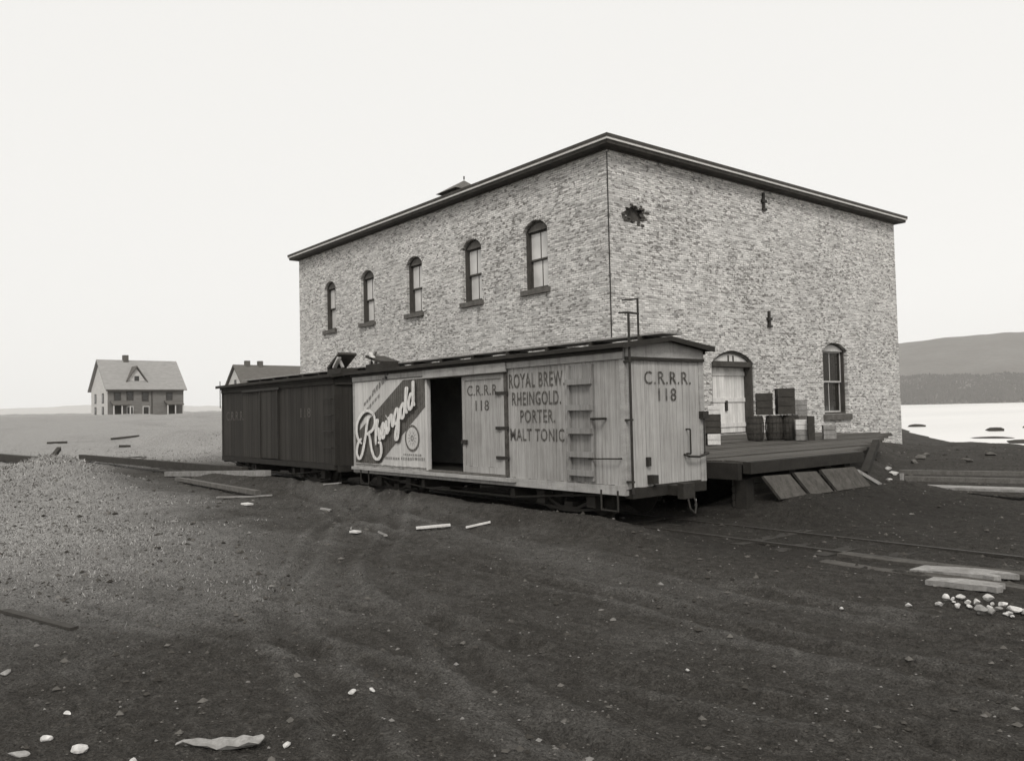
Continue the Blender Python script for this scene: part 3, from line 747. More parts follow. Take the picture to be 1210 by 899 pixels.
# ladder on stained boards by the near corner
sb = MB(); siding(sb, 'y', YN - .014, -1, -10.02, -9.40, .72, 2.62, .085, .008); sb.build('stained_boards', 'stain', pcar)
lad = MB(); lad.box(-9.46, -9.42, YN - .06, YN - .018, .74, 2.62); lad.box(-9.99, -9.95, YN - .06, YN - .018, .74, 2.62)
lad = lad.build('ladder', 'stain', pcar)
for z in (.82, 1.12, 1.50, 1.88, 2.30):
    MB().box(-9.99, -9.40, YN - .10, YN - .061, z, z + .09).build('rung', 'stain', lad)
MB().path([(-9.42, YN - .01, 1.74), (-9.42, YN - .09, 1.74), (-9.16, YN - .09, 1.74), (-9.16, YN - .01, 1.74)], .02).build('grab_iron', 'iron', pcar)
MB().path([(-9.50, YN - .01, 1.10), (-9.50, YN - .08, 1.10), (-8.84, YN - .08, 1.12), (-8.84, YN - .01, 1.12)], .012).build('grab_iron', 'iron', pcar)
# end of the car
PE = lambda u, z, d=0: (-8.742 - d, u, z)
fit_text('C.R.R.R.', 'lettering', 'letter_end', pcar, PE, 9.80, 10.95, 2.27, 2.48, -.005, .008)
fit_text('118', 'lettering', 'letter_end', pcar, PE, 10.13, 10.57, 2.00, 2.21, -.005, .008)
XE = -8.75
MB().path([(XE, 10.80, 1.53), (XE + .09, 10.80, 1.53), (XE + .09, 10.80, 1.13), (XE, 10.80, 1.13)], .014).build('grab_iron', 'iron', pcar)
MB().path([(XE, 10.74, 1.12), (XE + .10, 10.74, 1.09), (XE + .10, 11.0, 1.07), (XE + .10, 11.25, 1.12), (XE, 11.25, 1.12)], .02).build('grab_iron', 'iron', pcar)
MB().box(XE, XE + .09, 11.15, 11.30, 1.70, 1.82).build('bracket', 'iron', pcar)
MB().path([(XE + .05, 11.22, 1.76), (XE + .05, 11.22, 1.12)], .012).build('grab_iron', 'iron', pcar)
MB().box(XE, XE + .14, 9.82, 9.93, .70, .84).build('bracket', 'iron', pcar)
MB().box(XE, XE + .06, 9.80, 9.86, .98, 1.12).build('bracket', 'iron', pcar)
MB().box(XE + .015, XE + .05, 9.95, 11.1, .60, .68).build('dead_wood', 'iron', pcar)
bs = MB().path([(XE + .11, 9.37, .58), (XE + .11, 9.37, 3.37)], .020).build('brake_staff', 'iron', pcar)
MB().path([(XE + .11, 9.16, 3.35), (XE + .11, 9.37, 3.37), (XE + .11, 9.60, 3.36)], .017).build('brake_handle', 'iron', bs)
for z in (.75, 1.7, 2.6): MB().box(XE, XE + .13, 9.34, 9.40, z, z + .03).build('staff_bracket', 'iron', bs)
b2 = MB().path([(-8.95, 9.93, 2.98), (-8.95, 9.93, 3.67)], .018).build('brake_staff', 'iron', pcar)
MB().path([(-8.95, 9.93, 3.655), (-9.2, 9.83, 3.655)], .013).build('crank', 'iron', b2)
MB().tube((XE + .30, 10.62, .30), (XE + .30, 10.62, .42), .014).build('hanger', 'iron_glint', pcar)  # pale colour paints a glint of light by the coupling
lk = MB().path([(XE + .40, 10.30, .50), (XE + .44, 10.31, .30), (XE + .46, 10.40, .22), (XE + .44, 10.46, .36), (XE + .40, 10.44, .50)], .016, 6).build('coupling_link', 'iron', pcar)
for x in (-16.9, -9.1):
    MB().path([(x - .18, YN - .035, .62), (x - .18, YN - .035, .30), (x + .18, YN - .035, .30), (x + .18, YN - .035, .62)], .016).build('step_iron', 'iron', pcar)
# painted sign with diagonal band, script name and seal
A0, A1, B0, B1 = -17.34, -14.30, .76, 2.635
sm = MB(); siding(sm, 'y', YN - .027, -1, A0, A1, B0, B1, .0845, .016); sign = sm.build('sign_panel', 'poster', pcar); stuff(sign)
PS = lambda u, z, d=0: (u, YN - .030 + d, z)
bandp = [(A0 + .02, B0 + .02), (-16.25, B0 + .02), (A1 - .02, 2.03), (A1 - .02, B1 - .02), (-15.17, B1 - .02), (A0 + .02, 1.42)]
MB().prism([PS(u, z, -.002) for u, z in bandp], (0, -.002, 0)).build('sign_band', 'poster_band', sign)
zb_ = lambda u: 1.36 + .52 * (u + 16.03)
def script(off_u, off_z, d0, mat, wd, name):
    mb = MB(); y = [0]
    def st(pts, k=1.0, rise=True):
        y[0] += 1
        brush(mb, PS, [(u + off_u, ((zb_(u) + v * (1 if v < .33 else .33 / v + (1 - .33 / v) * .5)) if rise else v) + off_z) for u, v in pts], wd * k, d0 - .0009 * y[0])
    # capital with its loops (absolute heights)
    st([(-16.62, 1.86), (-16.72, 1.70), (-16.84, 1.30), (-16.98, .98), (-17.12, .88), (-17.22, 1.0), (-17.16, 1.22), (-16.98, 1.34)], 1.05, False)
    st([(-16.98, 1.22), (-17.18, 1.36), (-17.20, 1.66), (-17.0, 1.88), (-16.72, 1.98), (-16.44, 1.90), (-16.36, 1.72), (-16.48, 1.54), (-16.76, 1.44)], 1.0, False)
    st([(-16.76, 1.46), (-16.62, 1.40), (-16.54, 1.12), (-16.40, .92), (-16.22, .90), (-16.10, 1.04), (-16.12, 1.24), (-16.24, 1.26)], 1.05, False)
    b = -16.36
    st([(b, .10), (b + .09, .48), (b + .13, .66), (b + .07, .70), (b + .04, .45), (b + .03, .0)]); st([(b + .04, .18), (b + .12, .31), (b + .19, .24), (b + .19, .06), (b + .26, .05)])
    b += .27; st([(b, .10), (b + .12, .20), (b + .10, .31), (b + .03, .24), (b + .03, .06), (b + .11, -.01), (b + .2, .10)])
    b += .19; st([(b, .12), (b + .04, .29), (b + .04, .05), (b + .10, .02), (b + .14, .12)]); st([(b + .05, .40), (b + .075, .43)], 1.2)
    b += .13; st([(b, .26), (b + .03, .28), (b + .03, .0)]); st([(b + .03, .16), (b + .11, .30), (b + .18, .24), (b + .18, .05), (b + .24, .06)])
    b += .25; st([(b + .19, .28), (b + .10, .31), (b + .02, .20), (b + .03, .05), (b + .12, .02), (b + .18, .14), (b + .19, .28), (b + .19, -.12), (b + .14, -.32), (b + .05, -.30), (b + .08, -.12), (b + .26, .08)])
    b += .25; st([(b + .12, .30), (b + .03, .22), (b + .04, .04), (b + .13, .0), (b + .19, .12), (b + .16, .26), (b + .11, .29), (b + .22, .24)])
    b += .20; st([(b, .10), (b + .08, .48), (b + .11, .68), (b + .06, .72), (b + .04, .45), (b + .05, .06), (b + .12, .03)])
    b += .13; st([(b + .21, .24), (b + .12, .31), (b + .03, .20), (b + .05, .04), (b + .14, .02), (b + .21, .12)]); st([(b + .22, .76), (b + .22, .40), (b + .22, .06), (b + .29, .04)], 1.15)
    return mb.build(name, mat, sign)
script(.045, -.05, -.0052, 'poster_shadow', .105, 'script_shadow')
script(0, 0, -.024, 'poster_script', .10, 'script_lettering')
def ring(cx_, cz, r0, r1, d, n=28):
    vs = []
    for r in (r0, r1): vs += [PS(cx_ + r * math.cos(2 * math.pi * k / n), cz + r * math.sin(2 * math.pi * k / n), d) for k in range(n)]
    return MB().add(vs, [(k, (k + 1) % n, n + (k + 1) % n, n + k) for k in range(n)])
MB().prism([PS(-14.84 + .255 * math.cos(2 * math.pi * k / 28), 1.37 + .295 * math.sin(2 * math.pi * k / 28), -.003) for k in range(28)], (0, -.003, 0)).build('seal_disc', 'poster', sign)
ring(-14.84, 1.37, .235, .285, -.009).build('seal_ring', 'poster_band', sign)
sm = MB()
for k in range(12):
    a = 2 * math.pi * k / 12; sm.prism([PS(-14.84 + r_ * math.cos(a + da), 1.37 + r_ * math.sin(a + da), -.0065) for r_, da in ((.10, -.12), (.19, 0), (.10, .12))], (0, -.002, 0))
sm.build('seal_star', 'poster_grey', sign); ring(-14.84, 1.37, .02, .07, -.0075).build('seal_mark', 'poster_grey', sign)
# worn away print: only smudges of paint are left
sm = MB()
for (u0, u1, z, h_) in ((-16.0, -15.35, .90, .05), (-15.3, -14.9, .90, .06), (-14.85, -14.4, .91, .06), (-15.2, -14.5, 1.0, .04)):
    u = u0
    while u < u1: e_ = u + random.uniform(.03, .09); sm.prism([PS(u, z, -.003), PS(e_, z, -.003), PS(e_, z + h_, -.003), PS(u, z + h_, -.003)], (0, -.002, 0)); u = e_ + .03
for (u0, u1, c0) in ((-16.9, -15.9, 2.08), (-17.1, -16.2, 1.78), (-16.5, -15.7, 2.36)):
    u = u0
    while u < u1: e_ = u + random.uniform(.05, .12); z = c0 + .55 * (u - u0); zz = c0 + .55 * (e_ - u0); sm.prism([PS(u, z, -.003), PS(e_, zz, -.003), PS(e_, zz + .07, -.003), PS(u, z + .07, -.003)], (0, -.002, 0)); u = e_ + .04
stuff(sm.build('worn_print', 'poster_grey', sign))
# open ice hatches on the roofs
def hatch(x, car, lift, sgn):
    h = MB().box(x - .36, x + .36, 9.62, 10.1, 2.93, 3.07).build('hatch_frame', 'car_dark_trim', car)
    a = math.radians(lift)
    MB().beam((x - .36 * sgn, 9.86, 3.09), (x - .36 * sgn + sgn * .74 * math.cos(a), 9.86, 3.09 + .74 * math.sin(a)), .5, .06).build('hatch_lid', 'wood_dark', car)
    MB().beam((x + .30 * sgn, 9.72, 3.08), (x + .30 * sgn - sgn * .25, 9.72, 3.08 + .30), .06, .05).build('hatch_prop', 'wood_pale', car)
    MB().beam((x - .05 * sgn, 9.66, 3.10), (x + .22 * sgn, 9.66, 3.34), .10, .05).build('hatch_prop', 'poster', car)
hatch(-18.95, dcar, 28, 1); hatch(-16.95, pcar, 14, -1)

# ------------------------------------------------------------------ track
TX0, TX1 = -43, 9
trk = thing('railway_track', 'narrow gauge track with half buried ties running under the two cars', 'railway track', (-20, 10.28, 0))
for y in (9.755, 10.815):
    m = MB(); xs = np.arange(TX0, TX1, 2.0)
    prof = [(-.05, -.02), (.05, -.02), (.05, .0), (.015, .015), (.015, .075), (.03, .08), (.03, .115), (-.03, .115), (-.03, .08), (-.015, .075), (-.015, .015), (-.05, .0)]
    zz = [float(base_z(x, y)) - .075 - .12 * max(0, (-x - 33) / 10) for x in xs]
    n = len(prof); vs = []
    for x, z in zip(xs, zz): vs += [(x, y + a, z + b) for a, b in prof]
    m.add(vs, [(i * n + k, i * n + (k + 1) % n, (i + 1) * n + (k + 1) % n, (i + 1) * n + k) for i in range(len(xs) - 1) for k in range(n)])
    m.build('rail', 'rail', trk)
x = TX0 + .3; tie_me = None
while x < TX1:
    z = float(base_z(x, 10.28)); o = None
    if tie_me is None:
        o = MB().box(x - .1, x + .1, 9.4, 11.2, z - .12, z + .0).build('tie', 'tie', trk); tie_me = o; tx = x; tz_ = z
    else:
        o = tie_me.copy(); COL.objects.link(o); o.parent = trk; o.location = (x - tx, random.uniform(-.05, .05), z - tz_ + random.uniform(-.01, .03)); o.rotation_euler = (0, 0, 0)
    x += .62 + random.uniform(-.04, .04)

# ------------------------------------------------------------------ loading platform
plat = thing('loading_platform', 'dark plank loading platform between the pale railway car and the warehouse door', 'platform', (-12.6, 17, 0))
def deck_y1(x): return 25.6 if x < -12.7 else 15.3 + (-8.3 - x) * 2.35
x = -16.70
while x < -8.32:
    z = .955 + random.uniform(-.016, .016); y1 = deck_y1(x + .1) + random.uniform(-.12, .12)
    MB().box(x, x + .205, 11.75 + random.uniform(-.06, .06), y1, z - .06, z).build('plank', 'deck', plat)
    x += .222
MB().box(-8.30, -8.14, 11.7, 15.4, .76, .955).build('edge_beam', 'deck_beam', plat)
MB().box(-16.7, -8.31, 11.58, 11.68, .66, .94).build('edge_beam', 'deck_beam', plat)
for yb in (13.2, 14.4, 15.1): MB().box(-16.6, -8.32, yb - .1, yb + .1, .66, .885).build('joist', 'deck_beam', plat)
for xb in (-8.42, -11, -13.6, -16.2):
    for yb in (11.9, 13.6, 15.1): MB().box(xb - .11, xb + .11, yb - .11, yb + .11, -.2, .655).build('post', 'deck_beam', plat)
cr = MB()
for (a, b) in (((-8.22, 12.0, .02), (-8.22, 14.0, .62)), ((-8.22, 14.1, .62), (-8.22, 15.2, .02))): cr.beam(a, b, .05, .14, (1, 0, 0))
cr.build('brace', 'deck_beam', plat)
for k in range(5):
    z0 = .06 + .12 * k; MB().box(-8.60, -8.55, 11.8, 15.3, z0, z0 + .105).build('skirt_board', 'wood_dark', plat)
# skid boards and poles leaning on the platform edge
def lean(name, a, b, wd, th__, mat, label, cat, group=None):
    return MB().beam(a, b, wd, th__).single(name, mat, label, cat, group)
for (y0, y1, mt, lb) in ((11.95, 12.78, 'wood_grey', 'left wide weathered board propped against the platform front'), (12.86, 13.62, 'wood_grey', 'middle wide weathered board propped against the platform front'),
        (13.72, 14.95, 'wood_grey', 'widest weathered board, right of the other two against the platform front')):
    MB().add(*(lambda q: (q.v, q.f))(MB().prism([(-8.09, y0 - .05, .70), (-8.09, y1 - .1, .68), (-7.86, y1 + .06, .32), (-7.86, y0 + .10, .32)], (.045, 0, .02)))).single('skid_board', mt, lb, 'board', 'skid boards leaning on the platform')
MB().beam((-8.05, 14.95, .62), (-7.8, 15.4, .32), .07, .06).single('pole', 'wood_pale', 'short pale pole leaning on the platform edge right of the skid boards', 'pole')
MB().beam((-8.25, 15.6, .50), (-8.7, 17.0, 1.06), .13, .13).single('timber_post', 'deck_beam', 'dark timber slanting up from the right end of the platform', 'timber')

# ------------------------------------------------------------------ barrels and crates on the platform
DZ = .972
def barrel(x, y, z, r, h, label, lean_=0):
    t_ = thing('barrel', label, 'barrel', (x, y, z), 'dark barrels against the warehouse')
    m = MB(); n = 16; prof = [(0, .82), (.18, .93), (.5, 1), (.82, .93), (1, .82)]
    for k in range(n):                                    # staves with open joints
        a0 = 2 * math.pi * (k + .04) / n; a1 = 2 * math.pi * (k + .96) / n
        vs = []
        for (q, rr_) in prof: vs += [(x + r * rr_ * math.cos(a0), y + r * rr_ * math.sin(a0), z + h * q), (x + r * rr_ * math.cos(a1), y + r * rr_ * math.sin(a1), z + h * q)]
        m.add(vs, [(2 * i, 2 * i + 1, 2 * i + 3, 2 * i + 2) for i in range(len(prof) - 1)])
    m.build('staves', 'barrel', t_)
    MB().lathe((x, y, z + h * .03), (0, 0, 1), [(0, r * .80), (h * .93, r * .80)], 16).build('barrel_head', 'wood_dark', t_)
    for q, rr_ in ((.08, .88), (.3, .975), (.7, .975), (.92, .88)):
        MB().lathe((x, y, z + h * q - .018), (0, 0, 1), [(0, r * rr_ * 1.005), (0, r * rr_ * 1.03), (.036, r * rr_ * 1.03), (.036, r * rr_ * 1.005)], 16).build('hoop', 'iron', t_)
    return t_
def crate(x, y, z, wx, wy, h, rot, mat, label, cat='crate', group='crates on the platform', mark=False):
    t_ = thing('crate', label, cat, (x, y, z), group)
    ca, sa = math.cos(rot), math.sin(rot)
    def bx(name, a0, a1, b0, b1, c0, c1, mt):
        m = MB().box(a0, a1, b0, b1, c0, c1); m.v = [(x + p[0] * ca - p[1] * sa, y + p[0] * sa + p[1] * ca, z + p[2]) for p in m.v]; return m.build(name, mt, t_)
    e_ = .018
    bx('crate_core', -wx / 2 + e_, wx / 2 - e_, -wy / 2 + e_, wy / 2 - e_, .012, h - .012, 'wood_dark' if mat != 'crate_white' else mat)
    ns = 3 if h > .3 else 2
    for k in range(ns):
        c0 = h * k / ns + .006; c1 = h * (k + 1) / ns - .006
        bx('slat', -wx / 2, wx / 2, -wy / 2, -wy / 2 + e_ - .002, c0, c1, mat); bx('slat', wx / 2 - e_ + .002, wx / 2, -wy / 2 + e_, wy / 2 - e_, c0, c1, mat)
        bx('slat', -wx / 2, wx / 2, wy / 2 - e_ + .002, wy / 2, c0, c1, mat)
    for k in range(3): bx('lid_board', -wx / 2, wx / 2, -wy / 2 + wy * k / 3 + .004, -wy / 2 + wy * (k + 1) / 3 - .004, h - .011, h + .006, mat)
    if mark: bx('crate_mark', wx / 2 + .001, wx / 2 + .003, -.05, .04, h * .55, h * .72, 'letter')
    return t_
rt_ = math.radians(38)
barrel(-13.05, 19.0, DZ, .24, .66, 'dark upright barrel at the left end of the row by the wall')
barrel(-12.75, 19.45, DZ, .25, .66, 'dark upright barrel in the middle of the row by the wall')
barrel(-12.42, 19.70, DZ, .24, .66, 'dark upright barrel at the right end of the row by the wall')
crate(-12.95, 19.30, DZ + .67, .42, .40, .58, rt_, 'wood_dark', 'dark square crate standing on the left barrels')
crate(-12.52, 19.62, DZ + .67, .44, .44, .70, rt_ + .1, 'wood_dark', 'tall dark crate standing on the right barrels, topmost of all')
crate(-12.55, 20.35, DZ, .42, .40, .62, rt_, 'wood_mid', 'grey crate behind the barrels carrying a pale box')
crate(-12.55, 20.35, DZ + .63, .38, .36, .42, rt_, 'wood_pale', 'pale grey box on the grey crate behind the barrels')
crate(-11.95, 19.45, DZ, .30, .28, .26, rt_, 'wood_pale', 'small grey crate under the small white crate right of the barrels')
crate(-11.95, 19.45, DZ + .27, .30, .28, .26, rt_, 'crate_white', 'small white crate on top of another, right of the barrels', mark=True)
crate(-11.62, 19.36, DZ, .16, .2, .62, rt_, 'wood_dark', 'narrow dark upright box at the right end of the goods')
crate(-11.72, 20.4, DZ, .32, .3, .36, rt_, 'wood_pale', 'low pale box below the warehouse window')
crate(-12.45, 16.42, DZ, .30, .30, .25, rt_, 'crate_white', 'white crate on the planks at the foot of the stack beside the pale railway car', mark=True)
crate(-12.75, 16.72, DZ, .40, .36, .26, rt_, 'wood_dark', 'low dark crate at the back of the stack beside the car')
crate(-12.72, 16.70, DZ + .27, .44, .40, .46, rt_, 'wood_dark', 'dark middle crate of the stack beside the car')
crate(-12.65, 16.72, DZ + .74, .30, .30, .20, rt_, 'crate_white', 'white crate on top of the stack beside the car', mark=True)

# ------------------------------------------------------------------ timbers, planks, stones
def gz(x, y): return float(ground_z(np.array([x]), np.array([y]))[0])
def lying(name, x0, y0, x1, y1, wd, ht, mat, label, cat, group=None, lift=0., n=1):
    return MB().beam((x0, y0, gz(x0, y0) + ht / 2 + lift), (x1, y1, gz(x1, y1) + ht / 2 + lift), wd, ht).single(name, mat, label, cat, group)
# long timbers on the bank right of the warehouse
MB().beam((-9.9, 20.45, .17), (-4.0, 22.6, .18), .14, .10).single('long_timber', 'wood_mid', 'rear of two long squared timbers lying on the bank right of the warehouse', 'timber', 'long timbers on the bank')
MB().beam((-9.0, 18.85, .16), (-3.5, 20.6, .17), .14, .10).single('long_timber', 'wood_mid', 'front of two long squared timbers lying on the bank right of the warehouse', 'timber', 'long timbers on the bank')
MB().beam((-9.02, 18.75, .0), (-9.05, 18.8, .28), .07, .07, (1, 0, 0)).single('stake', 'wood_pale', 'short pale stake at the end of the front long timber', 'stake')
MB().beam((-7.9, 17.4, .14), (-4.6, 18.2, .15), .55, .05).single('broad_plank', 'wood_pale', 'broad pale plank lying in front of the long timbers', 'plank')
# crossing planks by the near rail
def split_plank(x0, y0, x1, y1, wd, mat, lb, tilt=.0):
    a = Vector((x0, y0, 0)); b_ = Vector((x1, y1, 0)); d = (b_ - a).normalized(); n_ = Vector((-d.y, d.x, 0)); L_ = (b_ - a).length
    m = MB(); pts = []
    K = 7
    for k in range(K + 1):                                       # waney edge
        pts.append(a + d * (L_ * k / K) + n_ * (wd / 2 * random.uniform(.75, 1.05)))
    for k in range(3): pts.append(b_ + n_ * (wd / 2 * (.5 - .5 * k)) + d * random.uniform(-.16, .14))      # splintered end
    for k in range(K, -1, -1): pts.append(a + d * (L_ * k / K) - n_ * (wd / 2 * random.uniform(.75, 1.05)))
    z = (gz(x0, y0) + gz(x1, y1)) / 2
    m.prism([(p.x, p.y, z - .02 + tilt * (p - a).dot(d) + .012 * math.sin(3 * p.x)) for p in pts], (0, 0, .055))
    m.single('crossing_plank', mat, lb, 'plank', 'crossing planks beside the near rail')
for q in ((-5.4, 9.58, -2.6, 9.56, .20, 'wood_grey', 'long dark plank lying tight against the near rail', .01), (-4.35, 9.32, -3.48, 9.30, .40, 'wood_pale', 'bleached wide plank beside the near rail', .03),
          (-5.3, 8.98, -3.1, 9.02, .22, 'wood_grey', 'dark plank between two bleached planks by the rail', .0), (-3.95, 8.70, -3.28, 8.74, .28, 'wood_pale', 'short bleached plank nearest the white rubble', .04)): split_plank(*q)
# timbers beside the track at the left
lying('squared_timber', -28.5, 8.35, -21.1, 8.75, .18, .15, 'wood_pale', 'long pale squared timber with a white sawn end beside the dark car', 'timber', 'timbers beside the track at the left', .02)
lying('squared_timber', -24.5, 7.45, -18.8, 7.55, .13, .10, 'wood_mid', 'low grey timber lying in front of the white ended one', 'timber', 'timbers beside the track at the left', .02)
lying('squared_timber', -41, 8.3, -24, 9.25, .2, .24, 'wood_dark', 'very long dark timber lying along the track left of the cars', 'timber', 'timbers beside the track at the left', .05)
lying('log', -47, 5.2, -39.5, 6.9, .3, .3, 'wood_dark', 'dark log lying in the pale grass at the far left edge', 'log', None, .02)
MB().beam((-39.6, 6.75, gz(-39.6, 6.75) + .1), (-40.6, 7.35, gz(-40.6, 7.35) + .62), .16, .16).single('stump', 'wood_dark', 'dark stump sticking up at the right end of the far left log', 'stump')
for k, (x, y, l, lb) in enumerate(((-57.5, 10.3, 1.1, 'small dark plank on the pale field above the far left log'), (-59, 14.6, 1.7, 'upper dark plank on the pale field below the gabled house'), (-51, 12.6, .6, 'lower dark plank on the pale field below the gabled house'))):
    lying('driftwood', x - l / 2 * .2, y - l / 2, x + l / 2 * .2, y + l / 2, .2, .13, 'wood_dark', lb, 'driftwood', 'driftwood on the pale field')

def stone(name, x, y, sx, sy, sz, rot, mat, label, cat='stone', group=None, seed=0, sink=.25):
    bm = bmesh.new(); bmesh.ops.create_icosphere(bm, subdivisions=2, radius=1); r = random.Random(seed * 31 + 7)
    dirs = [(Vector((r.uniform(-1, 1), r.uniform(-1, 1), r.uniform(-1, 1))).normalized(), r.uniform(.45, .85)) for _ in range(11)]
    for v in bm.verts:
        for d, c_ in dirs:
            q = v.co.dot(d)
            if q > c_: v.co -= d * (q - c_)
        v.co *= r.uniform(.96, 1.04)
    m = Matrix.Rotation(rot, 4, 'Z') @ Matrix.Diagonal((sx, sy, sz, 1)); bm.transform(m)
    me = bpy.data.meshes.new(name); bm.to_mesh(me); bm.free(); me.materials.append(M[mat])
    o = bpy.data.objects.new(name, me); COL.objects.link(o); o.location = (x, y, gz(x, y) + sz * (1 - 2 * sink) * .9); return tag(o, label, cat, group)
rr_ = random.Random(5); rub = []
for k in range(30):
    q = rr_.random(); x = -3.46 + .66 * q + rr_.gauss(0, .05); y = 7.88 + rr_.gauss(0, .13); sz = rr_.choice((.03, .035, .04, .05, .055, .07))
    rub.append((x, y, sz, sz * rr_.uniform(.45, .75)))
for k, (x, y, s, h) in enumerate(rub): stone('white_rubble', x, y, s, s * (.55 + .35 * ((k * 7) % 5) / 5), h, k * 1.3, 'stone_white' if k % 5 else 'stone_grey', 'white broken stone in the heap at the right edge by the planks' if k % 5 else 'greyer broken stone among the white heap at the right edge', 'stone', 'white rubble at the right edge' if k % 5 else 'grey stones in the white heap', k, -.12)
for k, (x, y, s) in enumerate(((-3.62, 7.55, .035), (-4.02, 7.1, .025))): stone('white_stone', x, y, s, s, s * .7, k, 'stone_white', ('small white stone lying just left of the rubble heap', 'tiny white stone lying further left of the rubble heap')[k], 'stone', None, 40 + k, .1)
fgs = [(-5.26, 1.05, .065, .04, .035, 'rounded white stone near the lower left corner'), (-5.60, .95, .05, .03, .02, 'flat pale stone just above the rounded white one'), (-4.53, 1.84 + .13, .04, .025, .02, 'small pale stone right of the driftwood'),
       (-5.95, 1.12, .05, .022, .012, 'thin pale flake above the lower left stones'), (-5.45, .78, .08, .03, .02, 'flat grey stone at the left bottom edge'), (-5.08, 2.68, .04, .02, .02, 'pale chip in the dark dirt left of centre'), (-5.02, 2.80, .05, .02, .015, 'pale flake beside the chip left of centre'),
       (-3.9, 4.75, .02, .02, .015, 'tiny white pebble in the dark yard right of centre'), (-7.2, .95, .05, .04, .03, 'grey stone on the left slope'), (-4.9, 1.25, .04, .03, .02, 'small grey stone between the white stone and the driftwood')]
for k, (x, y, a, b, c_, lb) in enumerate(fgs): stone('stone', x, y, a, b, c_, k * .9 + .6, 'stone_white' if 'white' in lb or 'pale' in lb else 'stone_grey', lb, 'stone', None, 60 + k, .15)
dw = MB().lathe((0, 0, 0), (.28, .30, .03), [(0, .012), (.05, .022), (.12, .026), (.2, .038), (.26, .046), (.33, .066), (.39, .062), (.45, .058), (.50, .036), (.52, .012)], 9)
dw.v = [(-4.98 + p[0], 1.50 + p[1], gz(-4.85, 1.65) + .02 + p[2] * .5 + .012 * math.sin(23 * p[0]) + .01 * math.sin(61 * p[1] + 9 * p[0])) for p in dw.v]; dw.single('driftwood', 'stone_grey', 'tapered pale piece of driftwood with a thick rounded end at the lower left', 'driftwood')
lying('old_plank', -9.6, 1.25, -8.3, 1.62, .08, .03, 'wood_dark', 'short dark plank lying on the left slope', 'plank')
sc = [(-11.16, 7.38, .55, .10, 60, 'white strip of wood lying in front of the cars under the doorway'), (-10.74, 7.97, .4, .05, 45, 'thin pale stick right of the white strip'), (-11.68, 6.26, .16, .10, 20, 'white scrap left of the white strip'),
      (-11.35, 6.56, .14, .05, 70, 'small pale scrap between two others before the cars'), (-18.9, 7.0, .9, .10, 30, 'pale lath in front of the dark car'), (-18.4, 7.35, .7, .08, 75, 'second pale lath crossing in front of the dark car'),
      (-16.9, 6.55, .22, .16, 10, 'white chip below the laths'), (-14.6, 7.2, .2, .1, 45, 'pale chip in front of the gap between the cars'), (-17.3, 8.7, .5, .08, 20, 'pale stick under the end of the dark car')]
for k, (x, y, l, wd, a, lb) in enumerate(sc):
    a = math.radians(a); lying('wood_scrap', x - l / 2 * math.cos(a), y - l / 2 * math.sin(a), x + l / 2 * math.cos(a), y + l / 2 * math.sin(a), wd, .03, 'crate_white' if 'white' in lb else 'wood_pale', lb, 'scrap', 'wood scraps in front of the cars', .02)
for k, (x, y, s) in enumerate(((-12.6, 27.5, .3), (-13.2, 29.2, .25), (-12.0, 25.8, .22), (-11.6, 30.5, .3), (-10.9, 27.0, .2))):
    stone('bank_rock', x, y, s * .7, s * .55, s * .4, k, 'wood_mid', ('grey rock on the bank in front of the lower warehouse window', 'grey rock close under the lower warehouse window', 'small grey rock between the barrels and the lower window', 'large grey rock at the right-hand warehouse corner', 'smallest grey rock at the outer edge of the bank')[k], 'rock', 'rocks on the bank', 90 + k, .2)
for k, (x, y, sz, lb) in enumerate(((-10.48, 21.37, .16, 'pale broken stone on the slope right of the slanting timber'), (-9.45, 19.0, .11, 'small pale stone just right of the slanting timber'), (-11.3, 22.7, .14, 'pale stone near the foot of the warehouse corner'))):
    stone('pale_stone', x, y, sz, sz * .7, sz * .5, k, 'stone_white', lb, 'stone', None, 150 + k, .1)
# rocks and snags in the shallows
for k, (x, y, sx, sy, sz, lb) in enumerate(((-49.5, 107, 1.3, .5, .3, 'dark low skerry in the bay nearest the warehouse corner'), (-34.5, 92, 1.1, .5, .35, 'dark rock at the tip of the shore spit'), (-33.5, 104, 2.6, .5, .35, 'long dark skerry in the bay at the right edge'), (-23.0, 66, 1.3, .5, .25, 'dark flat rock in the shallows at the right edge'), (-28, 74, 1.8, .4, .14, 'thin dark ledge awash in the shallows'))):
    o = stone('shore_rock', x, y, sx, sy, sz, math.radians(20), 'wood_dark', lb, 'rock', 'rocks in the shallows', 120 + k); o.location.z = WATER + sz * .25

